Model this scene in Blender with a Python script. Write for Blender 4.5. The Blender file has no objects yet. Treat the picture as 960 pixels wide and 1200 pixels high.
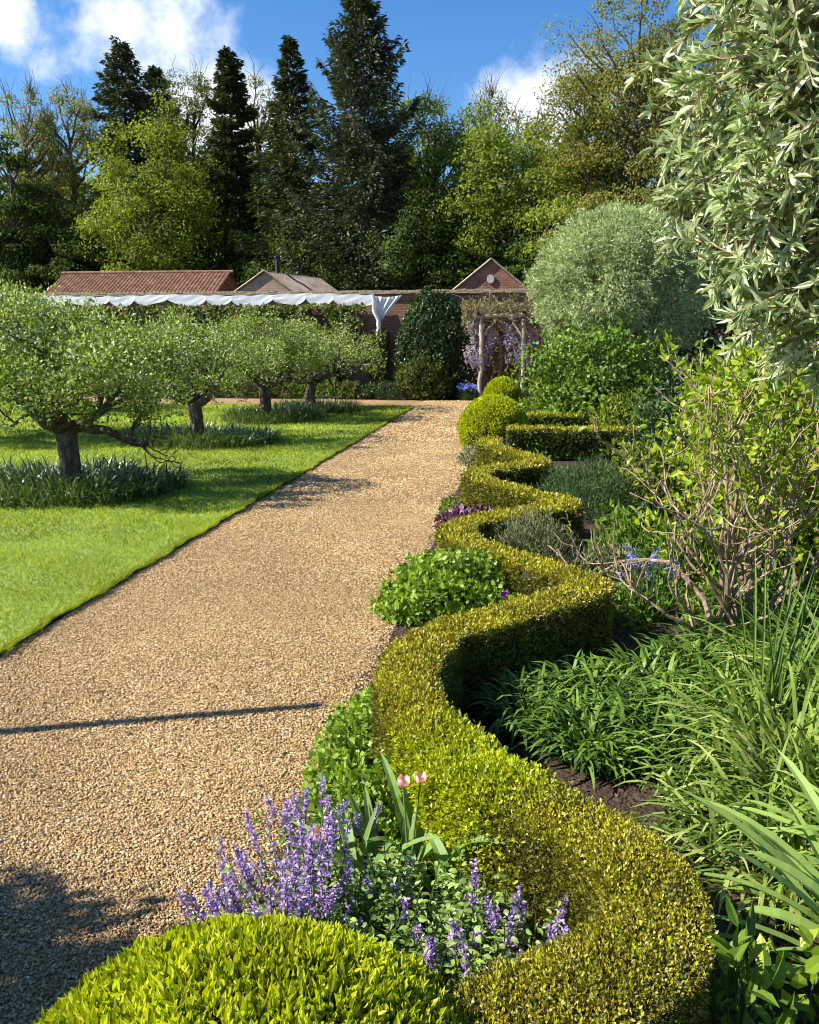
import bpy, math, numpy as np
from math import radians as R, sin, cos, tan, pi
rng = np.random.default_rng(7)

# ------------------------------------------------------------------ camera, sky, sun, exposure
sc = bpy.context.scene
CAM_H, PITCH, YAW = 1.6, R(11.77), R(7.8)
cd = bpy.data.cameras.new('camera'); cam = bpy.data.objects.new('camera', cd)
sc.collection.objects.link(cam); sc.camera = cam
cam.location = (0, 0, CAM_H); cam.rotation_euler = (pi/2-PITCH, 0, YAW)
cd.sensor_fit = 'VERTICAL'; cd.sensor_height = 36; cd.lens = 28.8
cd.clip_start = .05; cd.clip_end = 2000
SUN_EL = R(40); SUN_AZ = math.atan2(-.235, -.972)      # direction towards the sun
sd = np.array([cos(SUN_EL)*cos(SUN_AZ), cos(SUN_EL)*sin(SUN_AZ), sin(SUN_EL)])
sl = bpy.data.lights.new('sun', 'SUN'); sl.energy = 5.0; sl.angle = R(.5); sl.color = (1, .95, .86)
so = bpy.data.objects.new('sun', sl); sc.collection.objects.link(so)
so.rotation_euler = (pi/2-SUN_EL, 0, SUN_AZ+pi/2)
sc.view_settings.view_transform = 'Standard'; sc.view_settings.look = 'None'
sc.view_settings.exposure = 1.15; sc.view_settings.gamma = 1
sc.cycles.max_bounces = 5; sc.cycles.diffuse_bounces = 3; sc.cycles.glossy_bounces = 2
sc.cycles.transmission_bounces = 3; sc.cycles.use_denoising = True
try: sc.cycles.denoiser = 'OPENIMAGEDENOISE'
except Exception: pass
sc.cycles.filter_width = 1.05
sc.cycles.caustics_reflective = False; sc.cycles.caustics_refractive = False

def ray(px, py):                                        # direction of a picture point, for measuring the place
    fw = np.array([-sin(YAW)*cos(PITCH), cos(YAW)*cos(PITCH), -sin(PITCH)]); rt = np.array([cos(YAW), sin(YAW), 0])
    return fw+rt*(px-480)/960+np.cross(rt, fw)*(600-py)/960
def at(px, py, Y):                                      # the real point at that depth
    d = ray(px, py); return np.array([0, 0, CAM_H])+d*Y/d[1]
def gp(px, py, z=0):
    d = ray(px, py); return np.array([0, 0, CAM_H])+d*(z-CAM_H)/d[2]

W = bpy.data.worlds.new('World'); sc.world = W; W.use_nodes = True
def world():
    nt = W.node_tree; N = nt.nodes; Lk = nt.links; N.clear()
    out = N.new('ShaderNodeOutputWorld'); bg = N.new('ShaderNodeBackground'); bg.inputs[1].default_value = .082
    sky = N.new('ShaderNodeTexSky'); sky.sky_type = 'NISHITA'; sky.sun_disc = False
    sky.sun_elevation = SUN_EL; sky.sun_rotation = pi/2-SUN_AZ; sky.ozone_density = 2.2; sky.air_density = 1.0; sky.dust_density = .3
    hs = N.new('ShaderNodeHueSaturation'); hs.inputs['Saturation'].default_value = 1.35; hs.inputs['Value'].default_value = 1.04; hs.inputs['Hue'].default_value = .507
    Lk.new(sky.outputs[0], hs.inputs['Color'])
    tc = N.new('ShaderNodeTexCoord'); sp = N.new('ShaderNodeSeparateXYZ'); Lk.new(tc.outputs['Generated'], sp.inputs[0])
    def m(op, a, b=None, c=None):
        n = N.new('ShaderNodeMath'); n.operation = op
        for i, x in enumerate((a, b, c)):
            if x is None: continue
            if isinstance(x, (int, float)): n.inputs[i].default_value = x
            else: Lk.new(x, n.inputs[i])
        return n.outputs[0]
    yy = m('MAXIMUM', sp.outputs[1], .05)
    u = m('DIVIDE', sp.outputs[0], yy); v = m('DIVIDE', sp.outputs[2], yy)
    cb = N.new('ShaderNodeCombineXYZ'); Lk.new(u, cb.inputs[0]); Lk.new(v, cb.inputs[1])
    nz = N.new('ShaderNodeTexNoise'); nz.inputs['Scale'].default_value = 7; nz.inputs['Detail'].default_value = 9; nz.inputs['Roughness'].default_value = .6
    Lk.new(cb.outputs[0], nz.inputs['Vector'])
    tot = None
    for px, py, a, b in ((160, 25, 125, 85), (0, 20, 55, 45), (655, 118, 115, 62), (240, 130, 120, 60)):
        d = ray(px, py); u0 = d[0]/d[1]; v0 = d[2]/d[1]; e = 1/960*1.05
        q = m('ADD', m('POWER', m('ABSOLUTE', m('MULTIPLY', m('SUBTRACT', u, float(u0)), 1/(a*e))), 2),
              m('POWER', m('ABSOLUTE', m('MULTIPLY', m('SUBTRACT', v, float(v0)), 1/(b*e))), 2))
        q = m('SUBTRACT', 1, q)
        tot = q if tot is None else m('MAXIMUM', tot, q)
    k = m('ADD', m('MULTIPLY', m('MAXIMUM', tot, -1.0), .55), m('MULTIPLY', m('SUBTRACT', nz.outputs[0], .5), 2.6))
    mr = N.new('ShaderNodeMapRange'); mr.interpolation_type = 'SMOOTHSTEP'; Lk.new(k, mr.inputs[0])
    mr.inputs[1].default_value = -.05; mr.inputs[2].default_value = .75
    mx = N.new('ShaderNodeMix'); mx.data_type = 'RGBA'; Lk.new(mr.outputs[0], mx.inputs[0])
    Lk.new(hs.outputs[0], mx.inputs[6]); mx.inputs[7].default_value = (6.6, 6.9, 7.6, 1)
    Lk.new(mx.outputs[2], bg.inputs[0]); Lk.new(bg.outputs[0], out.inputs[0])
world()

# ------------------------------------------------------------------ helpers
COL = sc.collection
class MB:
    """collects vertex / face blocks and links them as one mesh object"""
    def __init__(s): s.V = []; s.F = []; s.n = 0
    def add(s, V, F):
        V = np.asarray(V, float).reshape(-1, 3); F = np.asarray(F, np.int64)
        s.V.append(V); s.F.append(F+s.n); s.n += len(V); return s
    def mesh(s, name, mat, smooth=False):
        me = bpy.data.meshes.new(name); V = np.concatenate(s.V); me.vertices.add(len(V)); me.vertices.foreach_set('co', V.astype(np.float32).ravel())
        ls = []; li = []; k = 0
        for f in s.F:
            c = f.shape[1]; ls.append(k+np.arange(len(f))*c); li.append(f.ravel()); k += f.size
        ls = np.concatenate(ls); li = np.concatenate(li)
        me.loops.add(len(li)); me.loops.foreach_set('vertex_index', li.astype(np.int32))
        me.polygons.add(len(ls)); me.polygons.foreach_set('loop_start', ls.astype(np.int32))
        me.update(calc_edges=True); me.validate()
        me.polygons.foreach_set('use_smooth', np.full(len(me.polygons), bool(smooth)))
        me.materials.append(mat); return me
    def build(s, name, mat, parent=None, smooth=False, loc=None):
        o = bpy.data.objects.new(name, s.mesh(name, mat, smooth)); COL.objects.link(o)
        if loc is not None: o.location = loc
        if parent is not None: o.parent = parent
        return o
def tag(o, label=None, cat=None, group=None, kind=None):
    if label: o['label'] = label
    if cat: o['category'] = cat
    if group: o['group'] = group
    if kind: o['kind'] = kind
    return o
def empty(name, loc=(0, 0, 0), rz=0):
    o = bpy.data.objects.new(name, None); COL.objects.link(o); o.location = loc; o.rotation_euler = (0, 0, rz); o.empty_display_size = .2; return o
def copy_tree(o, parent=None):
    c = o.copy(); COL.objects.link(c); c.parent = parent
    for ch in list(o.children): copy_tree(ch, c)
    return c
def nrm(a): return a/np.maximum(np.linalg.norm(a, axis=-1, keepdims=True), 1e-9)
def runit(n): return nrm(rng.normal(size=(n, 3)))
def uni(a, b, n=None): return rng.uniform(a, b, n)

TPL = {
 'diamond': ([[0, 0, 0], [.45, -.5, .07], [1, 0, -.06], [.45, .5, .07]], [[0, 1, 2], [0, 2, 3]]),
 'tri': ([[0, -.5, 0], [1, 0, 0], [0, .5, 0]], [[0, 1, 2]]),
 'leaf': ([[0, 0, 0], [.3, -.42, .07], [.68, -.38, .05], [1, 0, -.12], [.68, .38, .05], [.3, .42, .07], [.5, 0, 0]],
          [[0, 1, 6], [1, 2, 6], [2, 3, 6], [3, 4, 6], [4, 5, 6], [5, 0, 6]]),
 'lance': ([[0, 0, 0], [.3, -.5, .08], [.65, -.42, .03], [1, 0, -.18], [.65, .42, .03], [.3, .5, .08]],
           [[0, 1, 2], [0, 2, 3], [0, 3, 4], [0, 4, 5]]),
 'lobed': ([[0, 0, 0], [.15, -.5, .05], [.4, -.3, 0], [.7, -.45, .06], [.75, -.15, 0], [1, 0, .04], [.75, .15, 0], [.7, .45, .06], [.4, .3, 0], [.15, .5, .05]],
           [[0, 1, 2], [0, 2, 3], [0, 3, 4], [0, 4, 5], [0, 5, 6], [0, 6, 7], [0, 7, 8], [0, 8, 9]]),
}
def leaves(mb, P, D, N, L, Wd, tpl='diamond'):
    n = len(P)
    if n == 0: return mb
    tv, tf = TPL[tpl]; tv = np.array(tv, float); tf = np.array(tf)
    D = nrm(D); S = nrm(np.cross(D, N)+1e-6); Nn = np.cross(S, D)
    L = np.broadcast_to(L, (n,))[:, None, None]; Wd = np.broadcast_to(Wd, (n,))[:, None, None]
    V = P[:, None, :]+tv[None, :, 0, None]*L*D[:, None, :]+tv[None, :, 1, None]*Wd*S[:, None, :]+tv[None, :, 2, None]*L*Nn[:, None, :]
    F = tf[None]+(np.arange(n)*len(tv))[:, None, None]
    return mb.add(V.reshape(-1, 3), F.reshape(-1, tf.shape[1]))
def tube(mb, pts, rad, sides=6):
    P = np.asarray(pts, float); n = len(P); rad = np.broadcast_to(rad, (n,))
    T = np.zeros_like(P); T[1:-1] = P[2:]-P[:-2]; T[0] = P[1]-P[0]; T[-1] = P[-1]-P[-2]; T = nrm(T)
    ref = np.array([0, 0, 1.]) if abs(T[0, 2]) < .8 else np.array([1., 0, 0])
    A = nrm(np.cross(T, ref)); B = np.cross(T, A)
    a = np.arange(sides)*2*pi/sides
    V = P[:, None]+rad[:, None, None]*(np.cos(a)[None, :, None]*A[:, None]+np.sin(a)[None, :, None]*B[:, None])
    i = np.arange(n-1)[:, None]*sides; j = np.arange(sides)[None]; k = (j+1) % sides
    F = np.stack([i+j, i+k, i+sides+k, i+sides+j], -1).reshape(-1, 4)
    mb.add(V.reshape(-1, 3), F)
    mb.add(V[-1], np.array([[0, q, q+1] for q in range(1, sides-1)])); return mb
def box(mb, c, s, rz=0):
    c = np.array(c, float); s = np.array(s, float)/2
    V = np.array([[x, y, z] for x in (-1, 1) for y in (-1, 1) for z in (-1, 1)])*s
    V = V@np.array([[cos(rz), sin(rz), 0], [-sin(rz), cos(rz), 0], [0, 0, 1]])+c
    return mb.add(V, [[0, 1, 3, 2], [4, 6, 7, 5], [0, 4, 5, 1], [2, 3, 7, 6], [0, 2, 6, 4], [1, 5, 7, 3]])
def blades(mb, base, az, L, Wd, th0, droop, k=5, cols=2, power=1.6, twist=.5):
    """strap leaves: base points, azimuth, length, width, first elevation angle, droop in radians"""
    n = len(base); L = np.broadcast_to(L, (n,)); Wd = np.broadcast_to(Wd, (n,)); th0 = np.broadcast_to(th0, (n,)); droop = np.broadcast_to(droop, (n,))
    s = np.linspace(0, 1, k+1); th = th0[:, None]-droop[:, None]*s[None]**power
    st = L[:, None]/k; dx = np.cos(th)*st; dz = np.sin(th)*st
    X = np.concatenate([np.zeros((n, 1)), np.cumsum(dx[:, :-1], 1)], 1); Z = np.concatenate([np.zeros((n, 1)), np.cumsum(dz[:, :-1], 1)], 1)
    h = np.stack([np.cos(az), np.sin(az), 0*az], -1); side = np.stack([-np.sin(az), np.cos(az), 0*az], -1)
    C = base[:, None]+X[..., None]*h[:, None]+Z[..., None]*np.array([0, 0, 1.])
    tw = (rng.uniform(-1, 1, n)*twist)[:, None]*s[None]
    nrmv = -np.sin(th)[..., None]*h[:, None]+np.cos(th)[..., None]*np.array([0, 0, 1.])
    sv = np.cos(tw)[..., None]*side[:, None]+np.sin(tw)[..., None]*nrmv
    wp = np.clip(np.minimum(.55+s*2.2, 1)*np.sqrt(np.clip(1-s**2.5, 0, 1))+.02, 0, 1)
    hw = (Wd[:, None]*wp[None]/2)[..., None]
    if cols == 2: V = np.stack([C-sv*hw, C+sv*hw], 2); c = 2
    else: V = np.stack([C-sv*hw, C-nrmv*hw*.45, C+sv*hw], 2); c = 3
    V = V.reshape(-1, 3); F = []
    for q in range(k):
        for j in range(c-1):
            F.append([q*c+j, q*c+j+1, (q+1)*c+j+1, (q+1)*c+j])
    F = np.array(F)[None]+(np.arange(n)*(k+1)*c)[:, None, None]
    return mb.add(V, F.reshape(-1, 4))
def wave(P, s, seed=0):
    """smooth pseudo noise about -1..1"""
    r = np.random.default_rng(seed); o = 0
    for q in range(7):
        k = r.normal(size=3)*s*(1+.35*q); o = o+np.sin(P@k+r.uniform(0, 6.28))/(1+.25*q)
    return o/2.6

# ------------------------------------------------------------------ materials
def mat(name):
    m = bpy.data.materials.new(name); m.use_nodes = True; nt = m.node_tree
    b = nt.nodes['Principled BSDF']; return m, nt, nt.nodes, nt.links, b
def ramp(N, cols, pos=None):
    r = N.new('ShaderNodeValToRGB'); e = r.color_ramp.elements
    for i, c in enumerate(cols):
        p = i/(len(cols)-1) if pos is None else pos[i]
        if i < 2: e[i].position = p; e[i].color = (*c, 1)
        else:
            q = e.new(p); q.color = (*c, 1)
    return r
def leafmat(name, cols, tr=.35, rough=.5, spec=.2, nscale=1.5, var=.35, trcol=None):
    m, nt, N, Lk, b = mat(name)
    g = N.new('ShaderNodeNewGeometry'); r = ramp(N, cols); Lk.new(g.outputs['Random Per Island'], r.inputs[0])
    tc = N.new('ShaderNodeTexCoord'); nz = N.new('ShaderNodeTexNoise'); nz.inputs['Scale'].default_value = nscale; nz.inputs['Detail'].default_value = 3
    Lk.new(tc.outputs['Object'], nz.inputs['Vector'])
    mr = N.new('ShaderNodeMapRange'); Lk.new(nz.outputs[0], mr.inputs[0]); mr.inputs[1].default_value = .3; mr.inputs[2].default_value = .7; mr.inputs[3].default_value = 1-var; mr.inputs[4].default_value = 1+var
    hs = N.new('ShaderNodeHueSaturation'); Lk.new(r.outputs[0], hs.inputs['Color']); Lk.new(mr.outputs[0], hs.inputs['Value'])
    Lk.new(hs.outputs[0], b.inputs['Base Color']); b.inputs['Roughness'].default_value = rough; b.inputs['Specular IOR Level'].default_value = spec
    if tr:
        t = N.new('ShaderNodeBsdfTranslucent'); mm = N.new('ShaderNodeMix'); mm.data_type = 'RGBA'; mm.blend_type = 'MULTIPLY'; mm.inputs[0].default_value = 1
        Lk.new(hs.outputs[0], mm.inputs[6]); mm.inputs[7].default_value = (*(trcol or (1.25, 1.3, .5)), 1); Lk.new(mm.outputs[2], t.inputs[0])
        ms = N.new('ShaderNodeMixShader'); ms.inputs[0].default_value = tr
        Lk.new(b.outputs[0], ms.inputs[1]); Lk.new(t.outputs[0], ms.inputs[2]); Lk.new(ms.outputs[0], N['Material Output'].inputs[0])
    return m
def noisemat(name, cols, scale=8, detail=6, rough=.85, bump=.4, bscale=30, dist=.02, stretch=(1, 1, 1), spec=.25):
    m, nt, N, Lk, b = mat(name)
    tc = N.new('ShaderNodeTexCoord'); mp = N.new('ShaderNodeMapping'); mp.inputs['Scale'].default_value = stretch; Lk.new(tc.outputs['Object'], mp.inputs[0])
    nz = N.new('ShaderNodeTexNoise'); nz.inputs['Scale'].default_value = scale; nz.inputs['Detail'].default_value = detail; nz.inputs['Roughness'].default_value = .65; Lk.new(mp.outputs[0], nz.inputs['Vector'])
    k = len(cols); r = ramp(N, cols, [.28+.44*i/(k-1) for i in range(k)]); Lk.new(nz.outputs[0], r.inputs[0]); Lk.new(r.outputs[0], b.inputs['Base Color'])
    b.inputs['Roughness'].default_value = rough; b.inputs['Specular IOR Level'].default_value = spec
    n2 = N.new('ShaderNodeTexNoise'); n2.inputs['Scale'].default_value = bscale; n2.inputs['Detail'].default_value = 6; Lk.new(mp.outputs[0], n2.inputs['Vector'])
    bp = N.new('ShaderNodeBump'); bp.inputs['Strength'].default_value = bump; bp.inputs['Distance'].default_value = dist; Lk.new(n2.outputs[0], bp.inputs['Height']); Lk.new(bp.outputs[0], b.inputs['Normal'])
    return m
def brickmat(name, c1, c2, mortar):
    m, nt, N, Lk, b = mat(name)
    tc = N.new('ShaderNodeTexCoord'); sp = N.new('ShaderNodeSeparateXYZ'); Lk.new(tc.outputs['Object'], sp.inputs[0])
    ad = N.new('ShaderNodeMath'); ad.operation = 'ADD'; Lk.new(sp.outputs[0], ad.inputs[0]); Lk.new(sp.outputs[1], ad.inputs[1])
    cb = N.new('ShaderNodeCombineXYZ'); Lk.new(ad.outputs[0], cb.inputs[0]); Lk.new(sp.outputs[2], cb.inputs[1])
    br = N.new('ShaderNodeTexBrick'); Lk.new(cb.outputs[0], br.inputs['Vector']); br.inputs['Scale'].default_value = 1
    br.inputs['Brick Width'].default_value = .225; br.inputs['Row Height'].default_value = .075; br.inputs['Mortar Size'].default_value = .009
    br.inputs['Color1'].default_value = (*c1, 1); br.inputs['Color2'].default_value = (*c2, 1); br.inputs['Mortar'].default_value = (*mortar, 1)
    nz = N.new('ShaderNodeTexNoise'); nz.inputs['Scale'].default_value = 3; nz.inputs['Detail'].default_value = 8; Lk.new(tc.outputs['Object'], nz.inputs['Vector'])
    hs = N.new('ShaderNodeHueSaturation'); mr = N.new('ShaderNodeMapRange'); Lk.new(nz.outputs[0], mr.inputs[0]); mr.inputs[3].default_value = .45; mr.inputs[4].default_value = 1.55
    Lk.new(br.outputs[0], hs.inputs['Color']); Lk.new(mr.outputs[0], hs.inputs['Value']); Lk.new(hs.outputs[0], b.inputs['Base Color']); b.inputs['Roughness'].default_value = .9
    bp = N.new('ShaderNodeBump'); bp.inputs['Strength'].default_value = .5; bp.inputs['Distance'].default_value = .01; bp.invert = True; Lk.new(br.outputs['Fac'], bp.inputs['Height']); Lk.new(bp.outputs[0], b.inputs['Normal'])
    return m
M = {}
M['bark'] = noisemat('bark', [(.035, .027, .02), (.12, .095, .07), (.2, .17, .13)], 9, bscale=26, dist=.04, bump=.9, stretch=(1, 1, .35))
M['apple_bark'] = noisemat('apple_bark', [(.03, .024, .018), (.085, .065, .045), (.2, .17, .13)], 14, bscale=30, dist=.03, bump=1, stretch=(1, 1, .4))
M['twig'] = noisemat('twig', [(.1, .065, .04), (.26, .18, .115), (.48, .39, .29)], 22, bscale=60, dist=.01)
M['pale_wood'] = noisemat('pale_wood', [(.25, .2, .14), (.42, .34, .25), (.5, .43, .33)], 12, bscale=40, stretch=(1, 1, .2))
M['soil'] = noisemat('soil', [(.022, .014, .01), (.06, .038, .026), (.1, .066, .045)], 14, bscale=45, dist=.04, bump=1)
M['core'] = noisemat('core', [(.012, .014, .005), (.03, .035, .012), (.05, .05, .02)], 30, bscale=60)  # dark fill standing for inner twigs and the shade between clipped leaves
M['brick_wall'] = brickmat('brick_wall', (.25, .095, .055), (.17, .07, .045), (.2, .16, .12))
M['brick_barn'] = brickmat('brick_barn', (.33, .105, .06), (.24, .08, .05), (.26, .18, .13))
M['coping'] = noisemat('coping', [(.2, .13, .08), (.36, .27, .18), (.45, .38, .28)], 6, bscale=20)
M['pantile'] = noisemat('pantile', [(.1, .045, .028), (.2, .092, .056), (.32, .19, .13)], 4, bscale=12, dist=.02)
M['flue'] = noisemat('flue', [(.02, .02, .022), (.05, .05, .055)], 6)
M['edging'] = noisemat('edging', [(.03, .022, .016), (.08, .06, .045)], 10)
M['stem'] = leafmat('stem', [(.05, .09, .02), (.1, .15, .04)], 0)

# ------------------------------------------------------------------ ground, paths, lawn
def sheet(name, x0, x1, y0, y1, z, m, nx=2, ny=2):
    xs = np.linspace(x0, x1, nx); ys = np.linspace(y0, y1, ny); X, Y = np.meshgrid(xs, ys)
    V = np.stack([X, Y, X*0+z], -1).reshape(-1, 3); i = (np.arange(ny-1)[:, None]*nx+np.arange(nx-1)[None]).ravel()
    mb = MB(); mb.add(V, np.stack([i, i+1, i+nx+1, i+nx], -1)); o = mb.build(name, m); return tag(o, kind='structure')
M['ground'] = noisemat('ground', [(.03, .035, .012), (.05, .06, .02), (.07, .06, .035)], 2, bscale=5)
sheet('ground', -400, 400, -60, 900, -.02, M['ground'])
def gravelmat():
    m, nt, N, Lk, b = mat('gravel')
    tc = N.new('ShaderNodeTexCoord'); v = N.new('ShaderNodeTexVoronoi'); v.inputs['Scale'].default_value = 95; Lk.new(tc.outputs['Object'], v.inputs['Vector'])
    sp = N.new('ShaderNodeSeparateColor'); Lk.new(v.outputs['Color'], sp.inputs[0])
    r = ramp(N, [(.12, .065, .03), (.3, .175, .07), (.4, .25, .1), (.5, .34, .18)], [0, .35, .7, 1]); Lk.new(sp.outputs[0], r.inputs[0])
    nz = N.new('ShaderNodeTexNoise'); nz.inputs['Scale'].default_value = 1.1; nz.inputs['Detail'].default_value = 7; Lk.new(tc.outputs['Object'], nz.inputs['Vector'])
    mr = N.new('ShaderNodeMapRange'); Lk.new(nz.outputs[0], mr.inputs[0]); mr.inputs[1].default_value = .3; mr.inputs[2].default_value = .7; mr.inputs[3].default_value = .78; mr.inputs[4].default_value = 1.15
    hs = N.new('ShaderNodeHueSaturation'); Lk.new(r.outputs[0], hs.inputs['Color']); Lk.new(mr.outputs[0], hs.inputs['Value']); Lk.new(hs.outputs[0], b.inputs['Base Color'])
    b.inputs['Roughness'].default_value = .85
    bp = N.new('ShaderNodeBump'); bp.inputs['Strength'].default_value = 1; bp.inputs['Distance'].default_value = .012; bp.invert = True; Lk.new(v.outputs['Distance'], bp.inputs['Height']); Lk.new(bp.outputs[0], b.inputs['Normal'])
    return m
M['gravel'] = gravelmat()
PE, PR = -2.66, -.74                                     # path edges
sheet('gravel_path', PE, PR, -4, 20.4, 0, M['gravel'])
sheet('cross_path', -30, 1.2, 20.4, 22.7, 0, M['gravel'])
sheet('border_soil', PR, 9, -4, 20.4, .004, M['soil'])
sheet('wall_bed_soil', -30, 9, 22.7, 24, .006, M['soil'])
sheet('lane_soil', 1.2, 9, 20.4, 22.7, .003, M['soil'])
def lawnmat():
    m, nt, N, Lk, b = mat('lawn')
    tc = N.new('ShaderNodeTexCoord'); nz = N.new('ShaderNodeTexNoise'); nz.inputs['Scale'].default_value = 35; nz.inputs['Detail'].default_value = 6; Lk.new(tc.outputs['Object'], nz.inputs['Vector'])
    r = ramp(N, [(.09, .14, .012), (.17, .25, .025), (.27, .33, .06)], [.3, .5, .7]); Lk.new(nz.outputs[0], r.inputs[0]); Lk.new(r.outputs[0], b.inputs['Base Color']); b.inputs['Roughness'].default_value = .8
    bp = N.new('ShaderNodeBump'); bp.inputs['Strength'].default_value = .8; bp.inputs['Distance'].default_value = .02; Lk.new(nz.outputs[0], bp.inputs['Height']); Lk.new(bp.outputs[0], b.inputs['Normal'])
    return m
sheet('lawn', -30, PE-.03, -4, 20.3, .02, lawnmat())
M['grass'] = leafmat('grass', [(.15, .2, .012), (.23, .3, .018), (.31, .38, .03), (.43, .43, .1)], .4, .55, .15, nscale=.9, var=.4)
def grass_blades():
    mb = MB()
    for y0, y1, x0, den, L, w in ((3, 6, -6.5, 5200, .035, .005), (6, 9, -9.5, 2600, .042, .008), (9, 13, -13, 1100, .05, .013), (13, 20.3, -19, 380, .06, .024)):
        n = int((y1-y0)*(PE-x0)*den); x = uni(x0, PE-.02, n); y = uni(y0, y1, n)
        keep = x > (-.78*y-.3); x = x[keep]; y = y[keep]; n = len(x)
        P = np.stack([x, y, np.full(n, .018)], -1); a = uni(0, 2*pi, n); l = uni(.3, 1, n)
        D = np.stack([np.cos(a)*l, np.sin(a)*l, uni(.6, 1.1, n)], -1); b = uni(0, 2*pi, n); Nn = np.stack([np.cos(b), np.sin(b), 0*b+.2], -1)
        cl = 1+.25*wave(P, 3, 5); leaves(mb, P, D, Nn, L*uni(.6, 1.2, n)*cl, w*uni(.7, 1.2, n), 'tri')
    # longer tufts along the edge and round the trunks
    n = 17000; y = uni(3, 20, n); P = np.stack([PE+.008-np.abs(rng.normal(0, .03, n))+.012*np.sin(y*7)+.01*np.sin(y*19), y, 0*y+.015], -1); a = uni(-1.4, 1.4, n)
    leaves(mb, P, np.stack([np.cos(a)*.7, np.sin(a)*.7, uni(.3, 1, n)], -1), runit(n), uni(.03, .07, n), .004+.0008*y, 'tri')
    tag(mb.build('lawn_grass', M['grass']), 'short mown grass blades covering the lawn left of the gravel path', 'grass', kind='stuff')
grass_blades()
M['pebble'] = leafmat('pebble', [(.19, .11, .044), (.39, .245, .1), (.48, .32, .135), (.54, .38, .175), (.7, .56, .37)], 0, .75, .25, nscale=.9, var=.2)
def pebbles():
    mb = MB(); O = np.array([[1, 0, 0], [-1, 0, 0], [0, 1, 0], [0, -1, 0], [0, 0, 1], [0, 0, -.6]], float)
    Fo = np.array([[0, 2, 4], [2, 1, 4], [1, 3, 4], [3, 0, 4], [2, 0, 5], [1, 2, 5], [3, 1, 5], [0, 3, 5]])
    for y0, y1, den, r in ((1.2, 3, 21000, .0042), (3, 5, 14000, .005), (5, 8, 7500, .0064), (8, 13, 3000, .009), (13, 22.6, 900, .014)):
        n = int((y1-y0)*(PR-PE+.06)*den); x = uni(PE+.005, PR+.06, n); y = uni(y0, y1, n); s = r*uni(.55, 1.35, n)
        z = s*uni(-.1, .7, n); a = uni(0, 6.28, n); J = O[None]*(1+uni(-.3, .3, (n, 6, 1)))*np.array([1.25, .85, .65])+rng.normal(0, .14, (n, 6, 3))
        c, q = np.cos(a)[:, None], np.sin(a)[:, None]; X = J[..., 0]*c-J[..., 1]*q; Y = J[..., 0]*q+J[..., 1]*c
        tl = uni(-.5, .5, (n, 1)); Z = J[..., 2]+X*tl
        V = np.stack([X, Y, Z], -1)*s[:, None, None]+np.stack([x, y, z+.002], -1)[:, None]
        mb.add(V.reshape(-1, 3), (Fo[None]+(np.arange(n)*6)[:, None, None]).reshape(-1, 3))
    # stones kicked onto the soil edge
    tag(mb.build('gravel_stones', M['pebble']), 'loose golden gravel stones covering the garden path', 'gravel', kind='stuff')
pebbles()
mb = MB()
ys = np.arange(-4, 20.41, .6)
for a, b_ in zip(ys[:-1], ys[1:]):
    box(mb, (PE-.012+rng.normal(0, .004), (a+b_)/2, .002), (.012, .597, .046))
tag(mb.build('lawn_edging', M['edging']), 'dark thin edging strip between the lawn and the gravel path', 'edging')

# ------------------------------------------------------------------ wall, netting, barns
def wall():
    r = empty('garden_wall', (-8, 24.15, 0)); tag(r, 'old red brick garden wall with tile coping behind the beds', 'wall')
    mb = MB(); box(mb, (0, 0, 1.46), (48, .3, 2.94)); mb.build('brickwork', M['brick_wall'], r)
    mb = MB()
    for i in range(200):
        x = -23.9+i*.24
        box(mb, (x, -.02, 2.96+rng.normal(0, .006)), (.232, .42, .045)); box(mb, (x+.1, -.01, 3.015+rng.normal(0, .008)), (.22, .3, .05))
    mb.build('coping', M['coping'], r)
wall()
def netmat():
    m, nt, N, Lk, b = mat('fleece'); b.inputs['Base Color'].default_value = (.72, .74, .78, 1); b.inputs['Roughness'].default_value = .8
    t = N.new('ShaderNodeBsdfTranslucent'); t.inputs[0].default_value = (.7, .72, .75, 1); ms = N.new('ShaderNodeMixShader'); ms.inputs[0].default_value = .3
    Lk.new(b.outputs[0], ms.inputs[1]); Lk.new(t.outputs[0], ms.inputs[2]); Lk.new(ms.outputs[0], N['Material Output'].inputs[0]); return m
M['fleece'] = netmat()
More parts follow.
